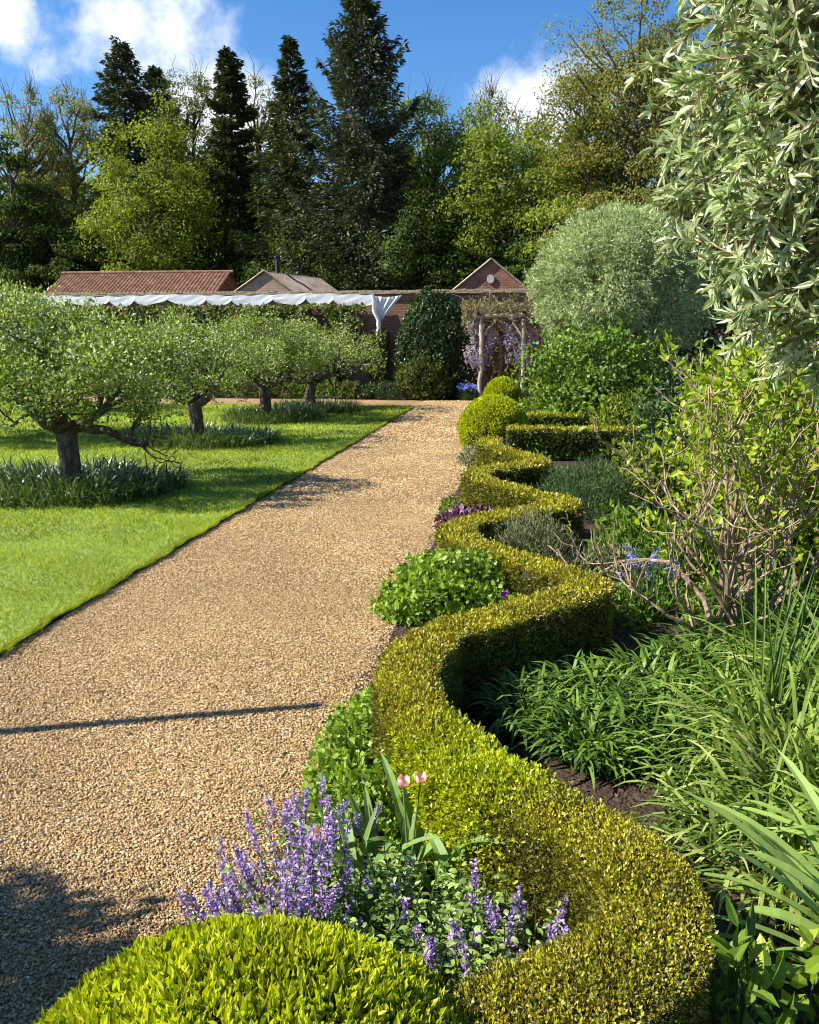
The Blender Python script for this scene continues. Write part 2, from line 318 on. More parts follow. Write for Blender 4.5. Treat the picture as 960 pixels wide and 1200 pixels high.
def fleece():
    xl = at(45, 350, 23.7)[0]; xr = at(437, 350, 23.7)[0]; n = 400; m_ = 10
    xs = np.linspace(xl, xr, n); u = (xs-xl)/(xr-xl)
    sw = np.abs(np.sin(u*pi*10+.5*np.sin(u*23))); hgt = .13+.2*sw**.6+.03*np.sin(u*31); hgt *= .85+.25*u
    V = []
    for j in range(m_+1):
        t = j/m_; y = 23.84-.05*t-.005*np.sin(t*7+u*31)*t-.0025*np.sin(u*150+t*9); z = 2.95-.05*(1-np.cos(u*pi*5))*.4-hgt*t+.012*np.sin(u*95+t*12)
        V.append(np.stack([xs, y, z], -1))
    V = np.array(V); i = (np.arange(m_)[:, None]*n+np.arange(n-1)[None]).ravel()
    r = empty('frost_fleece', (0, 0, 0)); tag(r, 'white frost fleece rolled along the top of the brick garden wall', 'fleece')
    mb = MB(); mb.add(V.reshape(-1, 3), np.stack([i, i+1, i+n+1, i+n], -1))
    F = mb.F[0]; mb.build('hanging_band', M['fleece'], r, True)
    # hanging triangular end: a gathered sheet from the coping with a long tail
    p0 = at(436, 346, 23.7); p1 = at(471, 346, 23.7); p2 = at(444, 381, 23.7); a, b_ = 26, 20; V = []
    for j in range(b_+1):
        t = j/b_
        for k in range(a+1):
            s = k/a; q = (1-s)*p0+s*p1; q = q*(1-t)+p2*t; sag = .05*sin(s*pi)*(1-t); q = q+np.array([0, -.09*sin(s*22+t*5)*(.35+.2*t)*(1-.5*t)-.05, -sag]); V.append(q)
    i = (np.arange(b_)[:, None]*(a+1)+np.arange(a)[None]).ravel()
    mb = MB(); mb.add(V, np.stack([i, i+1, i+a+2, i+a+1], -1)); mb.build('gathered_corner', M['fleece'], r, True)
    mb = MB(); e = at(444, 396, 23.7); pts = [p0*(1-t)+p2*t+np.array([.03*sin(t*9), -.1, .02]) for t in np.linspace(0, 1, 9)]+[p2*(1-t)+e*t+np.array([.02*sin(t*8), -.08, 0]) for t in np.linspace(.15, 1, 6)]
    tube(mb, pts, [.035, .04, .05, .045, .055, .06, .055, .05, .07, .06, .055, .05, .06, .055, .04], 8); mb.build('twisted_tail', M['fleece'], r, True)
fleece()
def roof_slope(mb, a, b_, c, d, tiles, amp=.03, rows=14):
    """corrugated pantile slope: eave a->b, ridge d->c"""
    a, b_, c, d = map(np.array, (a, b_, c, d)); n = tiles*6; nn = nrm(np.cross(b_-a, d-a).astype(float)); V = []
    for j in range(rows*2+1):
        t = (j//2+(j % 2)*.98)/rows if j < rows*2 else 1.; off = .03*(1-(j % 2))
        for k in range(n+1):
            s = k/n; p = (a*(1-s)+b_*s)*(1-t)+(d*(1-s)+c*s)*t; V.append(p+nn*(amp*abs(sin(s*tiles*pi))*1.2+off))
    i = (np.arange(rows*2)[:, None]*(n+1)+np.arange(n)[None]).ravel()
    mb.add(V, np.stack([i, i+1, i+n+2, i+n+1], -1))
def long_barn():
    x0 = at(52, 322, 34)[0]; x1 = at(271, 320, 35.6)[0]; yr, ye = 35.6, 33; zr = at(200, 320, 35.6)[2]; ze = zr-1.4
    r = empty('long_barn', (0, 0, 0)); tag(r, 'long low barn with red clay pantile roof behind the wall at left', 'barn')
    mb = MB(); roof_slope(mb, (x0, ye, ze), (x1, ye, ze), (x1, yr, zr), (x0, yr, zr), 46); roof_slope(mb, (x1, 2*yr-ye, ze), (x0, 2*yr-ye, ze), (x0, yr, zr), (x1, yr, zr), 46); rf = mb.build('roof', M['pantile'], r, True)
    mb = MB(); tube(mb, [(x0-.1, yr, zr+.04), (x1+.1, yr, zr+.02)], .08, 8); mb.build('ridge_tiles', M['pantile'], rf, True)
    e = .12; mb = MB(); yb = 2*yr-ye-.2; yf = ye+.2; zz = ze+.05
    for x in (x0+e, x1-e):
        mb.add([(x, yf, 0), (x, yb, 0), (x, yb, zz), (x, yr, zr-.06), (x, yf, zz)], [[0, 1, 2, 3, 4]])
    mb.add([(x0+e, yf, 0), (x1-e, yf, 0), (x1-e, yf, zz), (x0+e, yf, zz), (x0+e, yb, 0), (x1-e, yb, 0), (x1-e, yb, zz), (x0+e, yb, zz)], [[0, 1, 2, 3], [5, 4, 7, 6]])
    mb.build('wall', M['brick_barn'], r)
long_barn()
def gable_barn(name, label, pL, pA, pR, Y, depth, skew, cat, wm, emblem=False, flue=False):
    L_ = at(*pL, Y); A_ = at(*pA, Y); R_ = at(*pR, Y); cx = (L_[0]+R_[0])/2; ax = A_[0]
    r = empty(name, (0, 0, 0)); tag(r, label, cat); ze = (L_[2]+R_[2])/2; za = A_[2]-.1
    mb = MB(); back = Y+depth
    for y, s in ((Y, 0), (back, skew)):
        mb.add([(L_[0]+s, y, 0), (R_[0]+s, y, 0), (R_[0]+s, y, ze), (ax+s, y, za), (L_[0]+s, y, ze)], [[0, 1, 2, 3, 4]])
    mb.add([(L_[0], Y, 0), (L_[0], Y, ze), (L_[0]+skew, back, ze), (L_[0]+skew, back, 0), (R_[0], Y, 0), (R_[0], Y, ze), (R_[0]+skew, back, ze), (R_[0]+skew, back, 0)], [[0, 1, 2, 3], [4, 7, 6, 5]])
    wl = mb.build('wall', wm, r)
    mb = MB(); o = .12; f = Y-.03
    roof_slope(mb, (L_[0]-o, f, ze-.1), (L_[0]-o+skew, back, ze-.1), (ax+skew, back, za+.05), (ax, f, za+.05), 20)
    roof_slope(mb, (R_[0]+o+skew, back, ze-.1), (R_[0]+o, f, ze-.1), (ax, f, za+.05), (ax+skew, back, za+.05), 20); rf = mb.build('roof', M['roof_grey'], r, True)
    mb = MB()
    for e in (L_, R_):
        s = -1 if e is L_ else 1; tube(mb, [(e[0]+s*.14, f-.02, ze-.1), (ax, f-.02, za+.07)], .035, 4)
    mb.build('verge', M['coping'], rf)
    if emblem:
        mb = MB(); c = at(575, 327, Y); pts = [(c[0]+.12*cos(t), Y-.02, c[2]+.14*sin(t)) for t in np.linspace(0, 2*pi, 17)[:-1]]; V = pts+[(x, y-.03, z) for x, y, z in pts]
        mb.add(V, [[i, (i+1) % 16, 16+(i+1) % 16, 16+i] for i in range(16)]); mb.add(V[16:], [list(range(16))])
        mb.build('round_plaque', M['plaque'], wl)
    if flue:
        mb = MB(); tube(mb, [(ax+.15, Y+1.2, za-.5), (ax+.15, Y+1.2, za+.62)], .09, 10); tube(mb, [(ax+.15, Y+1.2, za+.62), (ax+.15, Y+1.2, za+.7)], .12, 10); mb.build('flue_pipe', M['flue'], rf)
M['roof_grey'] = noisemat('roof_grey', [(.09, .07, .06), (.16, .13, .11), (.22, .18, .15)], 2, bscale=12)
M['plaque'] = noisemat('plaque', [(.42, .38, .31), (.58, .54, .46)], 10)
M['brick_old'] = brickmat('brick_old', (.42, .22, .13), (.3, .2, .13), (.4, .34, .26))
gable_barn('brick_barn', 'red brick barn gable with round white plaque behind the wall', (530, 341), (576, 302), (620, 341), 28, 6, 0, 'barn', M['brick_barn'], emblem=True)
gable_barn('small_outbuilding', 'small weathered brick outbuilding with black flue pipe behind the wall', (273, 343), (310, 316), (345, 343), 31, 3.4, 1.3, 'outbuilding', M['brick_old'], flue=True)

# ------------------------------------------------------------------ trees behind the wall
def crown_points(n_blob, per, C, RR, br, seed, shell=.45):
    r = np.random.default_rng(seed); d = nrm(r.normal(size=(n_blob, 3))); rad = shell+(1-shell)*r.uniform(0, 1, n_blob)**.5
    c = d*rad[:, None]*RR*(1+.12*wave(d*3, 1, seed)[:, None]); br_ = br*r.uniform(.6, 1.25, n_blob)
    P = []; Nn = []
    for i in range(n_blob):
        k = int(per*r.uniform(.6, 1.3)); q = nrm(r.normal(size=(k, 3))); rr = r.uniform(.25, 1, k)[:, None]**.5
        P.append(c[i]+C+q*rr*br_[i]*np.array([1.15, 1.15, .62])); Nn.append(nrm(q+d[i]*.6+np.array([0, 0, .5])))
    return np.concatenate(P), np.concatenate(Nn), c+C
def broad_tree(label, px, top, Y, half, zbase, m, group, nb=60, per=300, ls=.2, shell=.45, twiggy=0, seed=1, name='deciduous_tree', blob=None, trunk_r=.22):
    T = at(px, top, Y); x = T[0]; H = T[2]; hw = half/960*Y/cos(YAW)*1.02
    r = empty(name, (x, Y, 0)); tag(r, label, 'tree', group)
    C = np.array([0, 0, (H+zbase)/2]); RR = np.array([hw, hw*.85, (H-zbase)/2])*.92
    P, Nn, cs = crown_points(nb, per, C, RR, blob or hw*.27, seed, shell)
    n = len(P); mb = MB(); D = runit(n)+np.array([0, 0, -.15]); N2 = nrm(Nn+rng.normal(0, .55, (n, 3)))
    leaves(mb, P, np.cross(N2, D), N2, ls*uni(.6, 1.2, n), ls*.62*uni(.7, 1.2, n)); mb.build('crown', m, r)
    mb = MB(); lean = rng.normal(0, .25, 2); tp = [(lean[0]*t**2, lean[1]*t**2, H*.82*t) for t in np.linspace(0, 1, 8)]
    tube(mb, tp, np.linspace(trunk_r, .05, 8), 8)
    for c in cs[:max(14, int(nb*.5))]:
        z0 = min(max(c[2]-.5*np.hypot(c[0], c[1])-.8, H*.12), H*.78); t = z0/(H*.82); a = np.array([lean[0]*t**2, lean[1]*t**2, z0]); mid = (a+c)/2+np.array([0, 0, -.12*np.hypot(c[0], c[1])])+rng.normal(0, .15, 3)
        tube(mb, [a, (a+mid)/2+rng.normal(0, .06, 3), mid, (mid+c)/2+rng.normal(0, .08, 3), c], [.08, .065, .05, .035, .015], 5)
    for q in range(twiggy):
        c = cs[rng.integers(len(cs))]; d = nrm(c-C+np.array([0, 0, hw*.9])); p = c.copy(); pts = [p]; l = uni(.5, 1.3)
        for k in range(4): d = nrm(d+rng.normal(0, .22, 3)); p = p+d*l/3; pts.append(p)
        tube(mb, pts, [.022, .018, .013, .009, .004], 3)
    mb.build('trunk', M['bark'], r); return r
def conifer(label, px, top, Y, half, m, group, seed=1, wh=.5, per=7, zlow=1.2, spray=46, upturn=.25, name='conifer', prof=.75, sag=.35, tc=.3):
    T = at(px, top, Y); x = T[0]; H = T[2]; hw = half/960*Y/cos(YAW); r_ = np.random.default_rng(seed)
    r = empty(name, (x, Y, 0)); tag(r, label, 'tree', group)
    mb = MB(); tube(mb, [(0, 0, 0), (0, 0, H*.5), (0, 0, H)], [.3, .17, .02], 8); wood = mb; fo = MB(); z = H-.25; lvl = 0
    P = []; D = []; Nn = []; S = []
    while z > zlow:
        t = (H-z)/(H-zlow); L0 = hw*min(1, (t/tc)**prof)*(1+.25*t); k = max(4, int(per+t*3)); a0 = r_.uniform(0, 6.28)
        for j in range(k):
            a = a0+j*2*pi/k+r_.normal(0, .2); L = L0*r_.uniform(.6, 1.18)+.05; h = np.array([cos(a), sin(a), 0]); sg = sag*r_.uniform(.6, 1.4)*(.3+t)
            pts = [np.array([0, 0, z+r_.normal(0, .1)])]; nseg = 5
            for q in range(1, nseg+1):
                s = q/nseg; pts.append(pts[0]+h*L*s+np.array([0, 0, L*(-sg*s+upturn*s*s*s*1.3)+(.12 if t < .1 else 0)])+r_.normal(0, .03, 3))
            pts = np.array(pts); tube(wood, pts, np.linspace(.035+.03*t, .008, nseg+1), 4)
            n = int(spray*(.2+L/hw)); s = r_.uniform(.12, 1, n)**.8; idx = np.minimum((s*nseg).astype(int), nseg-1); f = s*nseg-idx
            c = pts[idx]*(1-f)[:, None]+pts[idx+1]*f[:, None]; side = np.array([-sin(a), cos(a), 0]); lat = r_.uniform(-1, 1, n)
            wd = .38*L*(1-.65*s)*.8; c = c+side*(lat*wd)[:, None]+np.array([0, 0, -1])*(np.abs(lat)*wd*.3+r_.uniform(0, .22, n))[:, None]
            d = h*.8+side*(lat*1.1)[:, None]+np.array([0, 0, 1])*r_.uniform(-.7, .45, n)[:, None]
            P.append(c); D.append(d); Nn.append(r_.normal(size=(n, 3))*.6+np.array([0, 0, 1])); S.append(r_.uniform(.16, .34, n))
        z -= wh*r_.uniform(.75, 1.25)*(.55+.6*t)
    leaves(fo, np.concatenate(P), np.concatenate(D), np.concatenate(Nn), np.concatenate(S), np.concatenate(S)*.42)
    fo.build('needles', m, r); wood.build('trunk', M['bark'], r); return r
M['fir'] = leafmat('fir', [(.03, .048, .018), (.06, .08, .032), (.1, .12, .055), (.16, .17, .1)], .08, .6, .25, nscale=.5, var=.4)
M['fir2'] = leafmat('fir2', [(.03, .048, .012), (.06, .082, .022), (.1, .125, .035)], .1, .6, .25, nscale=.5, var=.4)
M['yellow_green'] = leafmat('yellow_green', [(.075, .105, .012), (.15, .195, .018), (.24, .28, .028), (.34, .36, .05)], .42, .5, nscale=.4, var=.3)
M['mid_green'] = leafmat('mid_green', [(.06, .1, .012), (.13, .185, .018), (.22, .28, .028), (.32, .35, .05)], .42, .5, nscale=.35, var=.35)
M['dark_green'] = leafmat('dark_green', [(.025, .045, .008), (.055, .09, .014), (.1, .14, .022)], .3, .6, .12, nscale=.4, var=.4)
M['russet'] = leafmat('russet', [(.1, .11, .018), (.18, .2, .028), (.26, .2, .05), (.26, .3, .045)], .35, .5, nscale=.6, var=.3)
M['pale_sparse'] = leafmat('pale_sparse', [(.13, .14, .035), (.24, .25, .06), (.34, .33, .11)], .35, .5, nscale=.5)
M['olive'] = leafmat('olive', [(.09, .1, .02), (.17, .18, .03), (.26, .27, .05), (.32, .27, .08)], .38, .5, nscale=.4)
G1 = 'broadleaf trees behind the wall'; G2 = 'dark conifers behind the wall'
conifer('dark conifer with blunt top second from the left skyline', 141, 48, 44, 28, M['fir'], G2, 11, spray=75, tc=.22, prof=.7, zlow=5)
conifer('small dark conifer tip peeping beside the left conifer', 181, 78, 47, 24, M['fir2'], G2, 12, spray=60, tc=.22, prof=.8, zlow=6)
conifer('narrow dark conifer left of the centre of the skyline', 267, 58, 42, 22, M['fir2'], G2, 13, spray=85, tc=.22, prof=.6, zlow=3)
conifer('slender pointed conifer just left of the tallest conifer', 340, 42, 41, 54, M['fir2'], G2, 14, spray=95, tc=.6, prof=.85)
conifer('tallest conifer, wide dark and ragged, reaching the top of the picture', 424, -6, 39, 80, M['fir'], G2, 15, wh=.5, spray=150, per=7, upturn=.5, prof=.52, tc=.75, sag=.5)
broad_tree('dark green tree at the far left edge behind the wall', 5, 150, 41, 52, 1.5, M['dark_green'], G1, 60, 330, .2, seed=21)
broad_tree('almost bare tan tree at the left end of the skyline', 22, 78, 42, 46, 3, M['pale_sparse'], G1, 90, 150, .12, seed=22, twiggy=420)
broad_tree('thin leaved pale green tree left of the left conifer', 78, 82, 43.5, 56, 2, M['olive'], G1, 140, 260, .13, seed=23, twiggy=260)
broad_tree('bright yellow green tree in front of the left conifers', 180, 112, 41.2, 86, 1.6, M['yellow_green'], G1, 140, 300, .155, seed=24, twiggy=60, shell=.3)
broad_tree('sparse tan topped tree behind the bright yellow green tree', 218, 78, 45, 46, 3, M['pale_sparse'], G1, 120, 230, .13, seed=25, twiggy=320)
broad_tree('sparse pale tree between the two slender conifers', 303, 84, 44, 40, 3, M['pale_sparse'], G1, 100, 200, .13, seed=26, twiggy=220)
broad_tree('dull green low tree beneath the slender conifers', 300, 190, 43, 62, 1, M['mid_green'], G1, 100, 240, .16, seed=27)
broad_tree('loose mid green tree just right of the tallest conifer', 508, 84, 42, 62, 1.5, M['mid_green'], G1, 150, 230, .14, seed=28, twiggy=240)
broad_tree('round fresh green tree above the brick barn', 598, 112, 38, 78, 1.2, M['mid_green'], G1, 150, 300, .155, seed=29, twiggy=90, shell=.35)
broad_tree('sparse twiggy tree showing against the small cloud', 575, 98, 46, 60, 4, M['pale_sparse'], G1, 90, 130, .13, seed=30, twiggy=380)
broad_tree('tall russet and green tree rising beside the silver foliage', 750, -60, 30, 100, 1.5, M['russet'], G1, 230, 300, .1, seed=31, twiggy=160, shell=.3, blob=.75)
broad_tree('russet side tree low beneath the tall russet tree', 690, 125, 31, 62, .8, M['mid_green'], G1, 90, 200, .14, seed=32)
for i, (px, tp, Y, hf) in enumerate(((60, 235, 41, 70), (235, 240, 43.5, 70), (380, 245, 39.5, 85), (500, 232, 37.5, 70), (640, 215, 37, 62), (760, 190, 34, 70), (860, 170, 33, 80), (140, 215, 44, 60))):
    broad_tree(['dark evergreen behind the left half of the long barn', 'dark evergreen between the barn and the outbuilding', 'dark evergreen behind the outbuilding flue', 'dark evergreen left of the brick barn gable',
                'dark evergreen right of the brick barn gable', 'dark evergreen behind the round silver bush', 'dark evergreen hidden behind the silver foliage', 'dark evergreen behind the right half of the long barn'][i],
               px, tp, Y, hf, .2, M['dark_green'], 'dark evergreens low behind the wall', 90, 330, .15, seed=40+i, name='evergreen_tree')
M['wood_green'] = leafmat('wood_green', [(.045, .065, .012), (.09, .12, .02), (.15, .17, .03)], .35, .5, .2, nscale=.3, var=.4)
def wood():
    mb = MB(); n = 90000; x = uni(-60, 45, n); y = uni(49, 58, n); z = uni(0, 1, n)**.9*(11.5+1.3*np.sin(x*.55)+.8*np.sin(x*1.7)+.5*np.sin(x*4.1)); P = np.stack([x, y, z], -1)
    k = wave(P, .9, 3) > -.5; P = P[k]; n = len(P); leaves(mb, P, runit(n), nrm(runit(n)+np.array([0, -.6, .6])), uni(.35, .75, n), uni(.25, .5, n))
    tag(mb.build('distant_wood', M['wood_green']), 'dark mass of woodland beyond the individual trees', 'wood', kind='stuff')
wood()

# ------------------------------------------------------------------ plants on the wall, pergola
M['ivy'] = leafmat('ivy', [(.012, .03, .008), (.03, .06, .014), (.055, .1, .024), (.09, .14, .04)], .15, .4, .4, nscale=2.5, var=.4)
M['climber'] = leafmat('climber', [(.04, .06, .012), (.08, .12, .02), (.13, .17, .03), (.2, .14, .05)], .3, .5, nscale=1.2, var=.4)
M['fresh'] = leafmat('fresh', [(.06, .12, .015), (.12, .21, .025), (.19, .29, .04), (.26, .33, .07)], .35, .45, nscale=2, var=.3)
def wall_plant(name, label, cat, x0, x1, z0, z1, m, n, ls, thick=.35, group=None, seed=3, thr=-.35):
    r = empty(name, ((x0+x1)/2, 23.8, 0)); tag(r, label, cat, group); w = (x1-x0)/2
    x = uni(-w, w, n); z = uni(z0, z1, n); y = -uni(0, 1, n)**1.5*thick*(1+.4*np.sin(x*3)); P = np.stack([x, y+.12, z], -1)
    k = wave(np.stack([x, z*1.3, 0*x], -1), 2.3, seed)+(1-np.abs(x/w))*.3 > thr; P = P[k]; n = len(P); mb = MB()
    N2 = nrm(rng.normal(0, .6, (n, 3))+np.array([0, -1, .5])); leaves(mb, P, np.cross(N2, runit(n)), N2, ls*uni(.6, 1.3, n), ls*.7*uni(.6, 1.2, n)); mb.build('foliage', m, r)
    mb = MB(); tube(mb, [(0, 0, 0), (.03, 0, z1*.5), (0, 0, z1*.95)], [.05, .04, .02], 6)
    for q in range(5):
        zz = z0+(z1-z0)*(q+.4)/5
        for s in (-1, 1): tube(mb, [(0, 0, zz-.15), (s*w*.25, -.02, zz), (s*w*.6, -.02, zz+.04), (s*w*.95, -.02, zz+.02)], [.028, .022, .016, .008], 5)
    mb.build('branches', M['bark'], r); return r
xs = [at(p, 400, 23.7)[0] for p in (-70, 60, 150, 240, 320, 395, 455)]
for i, (nm) in enumerate(('leftmost espalier on the brick wall, mostly behind the apple crowns', 'espalier on the wall left of the middle apple trees', 'espalier on the wall under the long barn roof',
        'espalier on the wall beneath the outbuilding', 'espalier on the wall above the farther apple trees', 'rightmost espalier on the wall beside the hanging fleece')):
    wall_plant('espalier_tree', nm, 'espalier', xs[i]+.05, xs[i+1]-.05, .3, 2.62, M['climber'], 9500, .11, group='espaliers trained on the garden wall', seed=60+i, thr=-.45 if i < 5 else -.05)
def bushy(name, label, cat, c, rr, m, n, ls, lw, tpl='diamond', group=None, seed=1, shell=.6, gap=.25, stems=12, up=.4, outw=1, mstem='bark', ws=2.2, zmin=.02, parts=True, stem_r=.02, lump=.15, droop=0):
    """a leafy mound or bush: leaves in the outer part of an uneven ellipsoid, stems inside"""
    c = np.array(c, float); rr = np.array(rr, float); r = empty(name, (c[0], c[1], 0)); tag(r, label, cat, group)
    d = runit(n); d = d[d[:, 2]*rr[2]+c[2] > zmin]; n = len(d); w = wave(d*2.2, ws, seed); rad = shell+(1-shell)*uni(0, 1, n)**.6
    lum = 1+lump*w+lump*.5*wave(d*3, ws*2.3, seed+1); P = d*rr*(rad*lum)[:, None]+np.array([0, 0, c[2]])
    k = (P[:, 2] > zmin) & (wave(P/rr.max()*2.5, ws*2, seed+9) > -1+gap); P = P[k]; dd = d[k]; n = len(P)
    N2 = nrm(dd*outw+rng.normal(0, .5, (n, 3))+np.array([0, 0, .3])); D = nrm(dd*.5+rng.normal(0, .6, (n, 3))+np.array([0, 0, up-droop]))
    mb = MB(); leaves(mb, P, D, N2, ls*uni(.6, 1.25, n), lw*uni(.7, 1.2, n), tpl); mb.build('foliage', m, r)
    if stems:
        mb = MB()
        for q in range(stems):
            e = dd[rng.integers(n)]*rr*.85+np.array([0, 0, c[2]]); e[2] = max(e[2], c[2]*.4); b0 = np.array([rng.normal(0, rr[0]*.12), rng.normal(0, rr[1]*.12), -.02]); mid = b0*.4+e*.45+np.array([0, 0, .12*rr[2]])
            tube(mb, [b0, (b0+mid)/2+rng.normal(0, .02*rr[0], 3), mid, e], [stem_r, stem_r*.8, stem_r*.55, stem_r*.25], 5)
        mb.build('stems', M[mstem], r)
    return r
p = at(508, 400, 23.3)
bushy('ivy_bush', 'tall dark green ivy mass against the wall left of the pergola', 'ivy', (p[0], 23.45, 1.2), (1.08, .5, 1.72), M['ivy'], 26000, .075, .06, seed=5, shell=.75, gap=.1, lump=.1)
p = at(495, 440, 22.9); bushy('wall_shrub', 'rounded mid green shrub in front of the dark ivy', 'shrub', (p[0], 22.85, .5), (.66, .4, .62), M['climber'], 4200, .1, .06, seed=6, lump=.4, gap=.3)
p = at(458, 455, 22.9); bushy('bed_plant', 'low grey green mound at the path end left of the rounded shrub', 'plant', (p[0], 22.8, .15), (.42, .3, .34), M['ivy'], 2500, .07, .02, seed=7)
def lowflower(name, label, cat, c, n, h, spread, mleaf, mfl, fl=.03, per=14, stem_lean=.25, group=None, leafn=300, ll=.3, lw=.02, tall=.35):
    r = empty(name, (c[0], c[1], 0)); tag(r, label, cat, group)
    mb = MB(); a = uni(0, 6.28, leafn); q = np.sqrt(uni(0, 1, leafn))*spread*.7; b0 = np.stack([np.cos(a)*q, np.sin(a)*q, 0*a], -1)
    blades(mb, b0, a+rng.normal(0, .8, leafn), ll*uni(.6, 1.2, leafn), lw, uni(.8, 1.5, leafn), uni(.5, 1.8, leafn), 4); mb.build('leaves', mleaf, r)
    st = MB(); heads = []
    for i in range(n):
        fb = MB(); heads.append(fb); a_ = uni(0, 6.28); q = np.sqrt(uni(0, 1))*spread; b_ = np.array([cos(a_)*q*.7, sin(a_)*q*.7, 0]); H = h*uni(.75, 1.1); t = b_+np.array([cos(a_)*H*stem_lean*uni(.2, 1.2), sin(a_)*H*stem_lean*uni(.2, 1.2), H])
        m_ = (b_+t)/2+np.array([-cos(a_)*.02, -sin(a_)*.02, .02]); tube(st, [b_, m_, t], [.004, .003, .002], 3)
        s = uni(0, 1, per)[:, None]; C = m_*(s*tall)+t*(1-s*tall); C = C+rng.normal(0, fl*.35, (per, 3)); D = nrm(np.stack([rng.normal(size=per), rng.normal(size=per), rng.normal(0, .5, per)-.1], -1))
        leaves(fb, C, D, runit(per), fl*uni(.7, 1.2, per), fl*.7)
    st.build('stems', M['stem'], r)
    for fb in heads: fb.build('flower_head', mfl, r)
    return r
M['violet'] = leafmat('violet', [(.24, .13, .36), (.38, .24, .53), (.53, .39, .68), (.7, .57, .8)], .3, .6, .1, var=.15, trcol=(1, 1, 1))
M['blue'] = leafmat('blue', [(.1, .12, .42), (.2, .24, .62), (.38, .42, .8)], .3, .6, .1, var=.15, trcol=(1, 1, 1))
M['lilac'] = leafmat('lilac', [(.36, .28, .4), (.5, .42, .54), (.66, .6, .68)], .3, .6, .1, var=.15, trcol=(1, 1, 1))
M['strap_dark'] = leafmat('strap_dark', [(.025, .06, .018), (.05, .1, .028), (.08, .15, .04)], .25, .35, .5)
p = at(548, 462, 22.9); lowflower('lavender_plant', 'violet blue flowering clump at the foot of the pergola post', 'flowers', (p[0], 22.8), 46, .42, .3, M['strap_dark'], M['blue'], .05, 16)
def pergola():
    r = empty('pergola', (0, 0, 0)); tag(r, 'rustic pale wooden pergola of round poles against the wall', 'pergola')
    A = at(563, 466, 22.9); z = at(563, 373, 22.9)[2]; ax = A[0]; bx = at(612, 466, 22.9)[0]
    def pole(nm, pts, rad):
        mb = MB(); pts = np.array(pts, float); n = 9; t = np.linspace(0, 1, n)[:, None]; q = pts[0]*(1-t)+pts[1]*t+rng.normal(0, .012, (n, 3)); tube(mb, q, rad*(1+rng.normal(0, .06, n)), 9); mb.build(nm, M['pale_wood'], r, True)
    pole('post', [(ax, 22.9, 0), (ax, 22.9, z)], .062); pole('post', [(bx, 22.9, 0), (bx, 22.9, z)], .06); pole('post', [(ax+.05, 23.85, 0), (ax+.05, 23.85, z)], .05); pole('post', [(bx, 23.85, 0), (bx, 23.85, z)], .05)
    pole('beam', [(ax-.2, 22.9, z+.05), (bx+.75, 22.9, z+.09)], .06); pole('beam', [(ax-.1, 22.75, z+.13), (ax-.1, 24, z+.13)], .045); pole('beam', [(bx, 22.75, z+.16), (bx, 24, z+.16)], .045)
    pole('brace', [(ax+.02, 22.9, z-.48), (ax+.42, 22.9, z)], .035); pole('brace', [(ax-.05, 22.9, z-.45), (ax-.34, 22.9, z-.12)], .03); pole('brace', [(bx, 22.9, z-.55), (bx-.38, 22.9, z)], .033)
    return ax, bx, z
PAX, PBX, PZ = pergola()
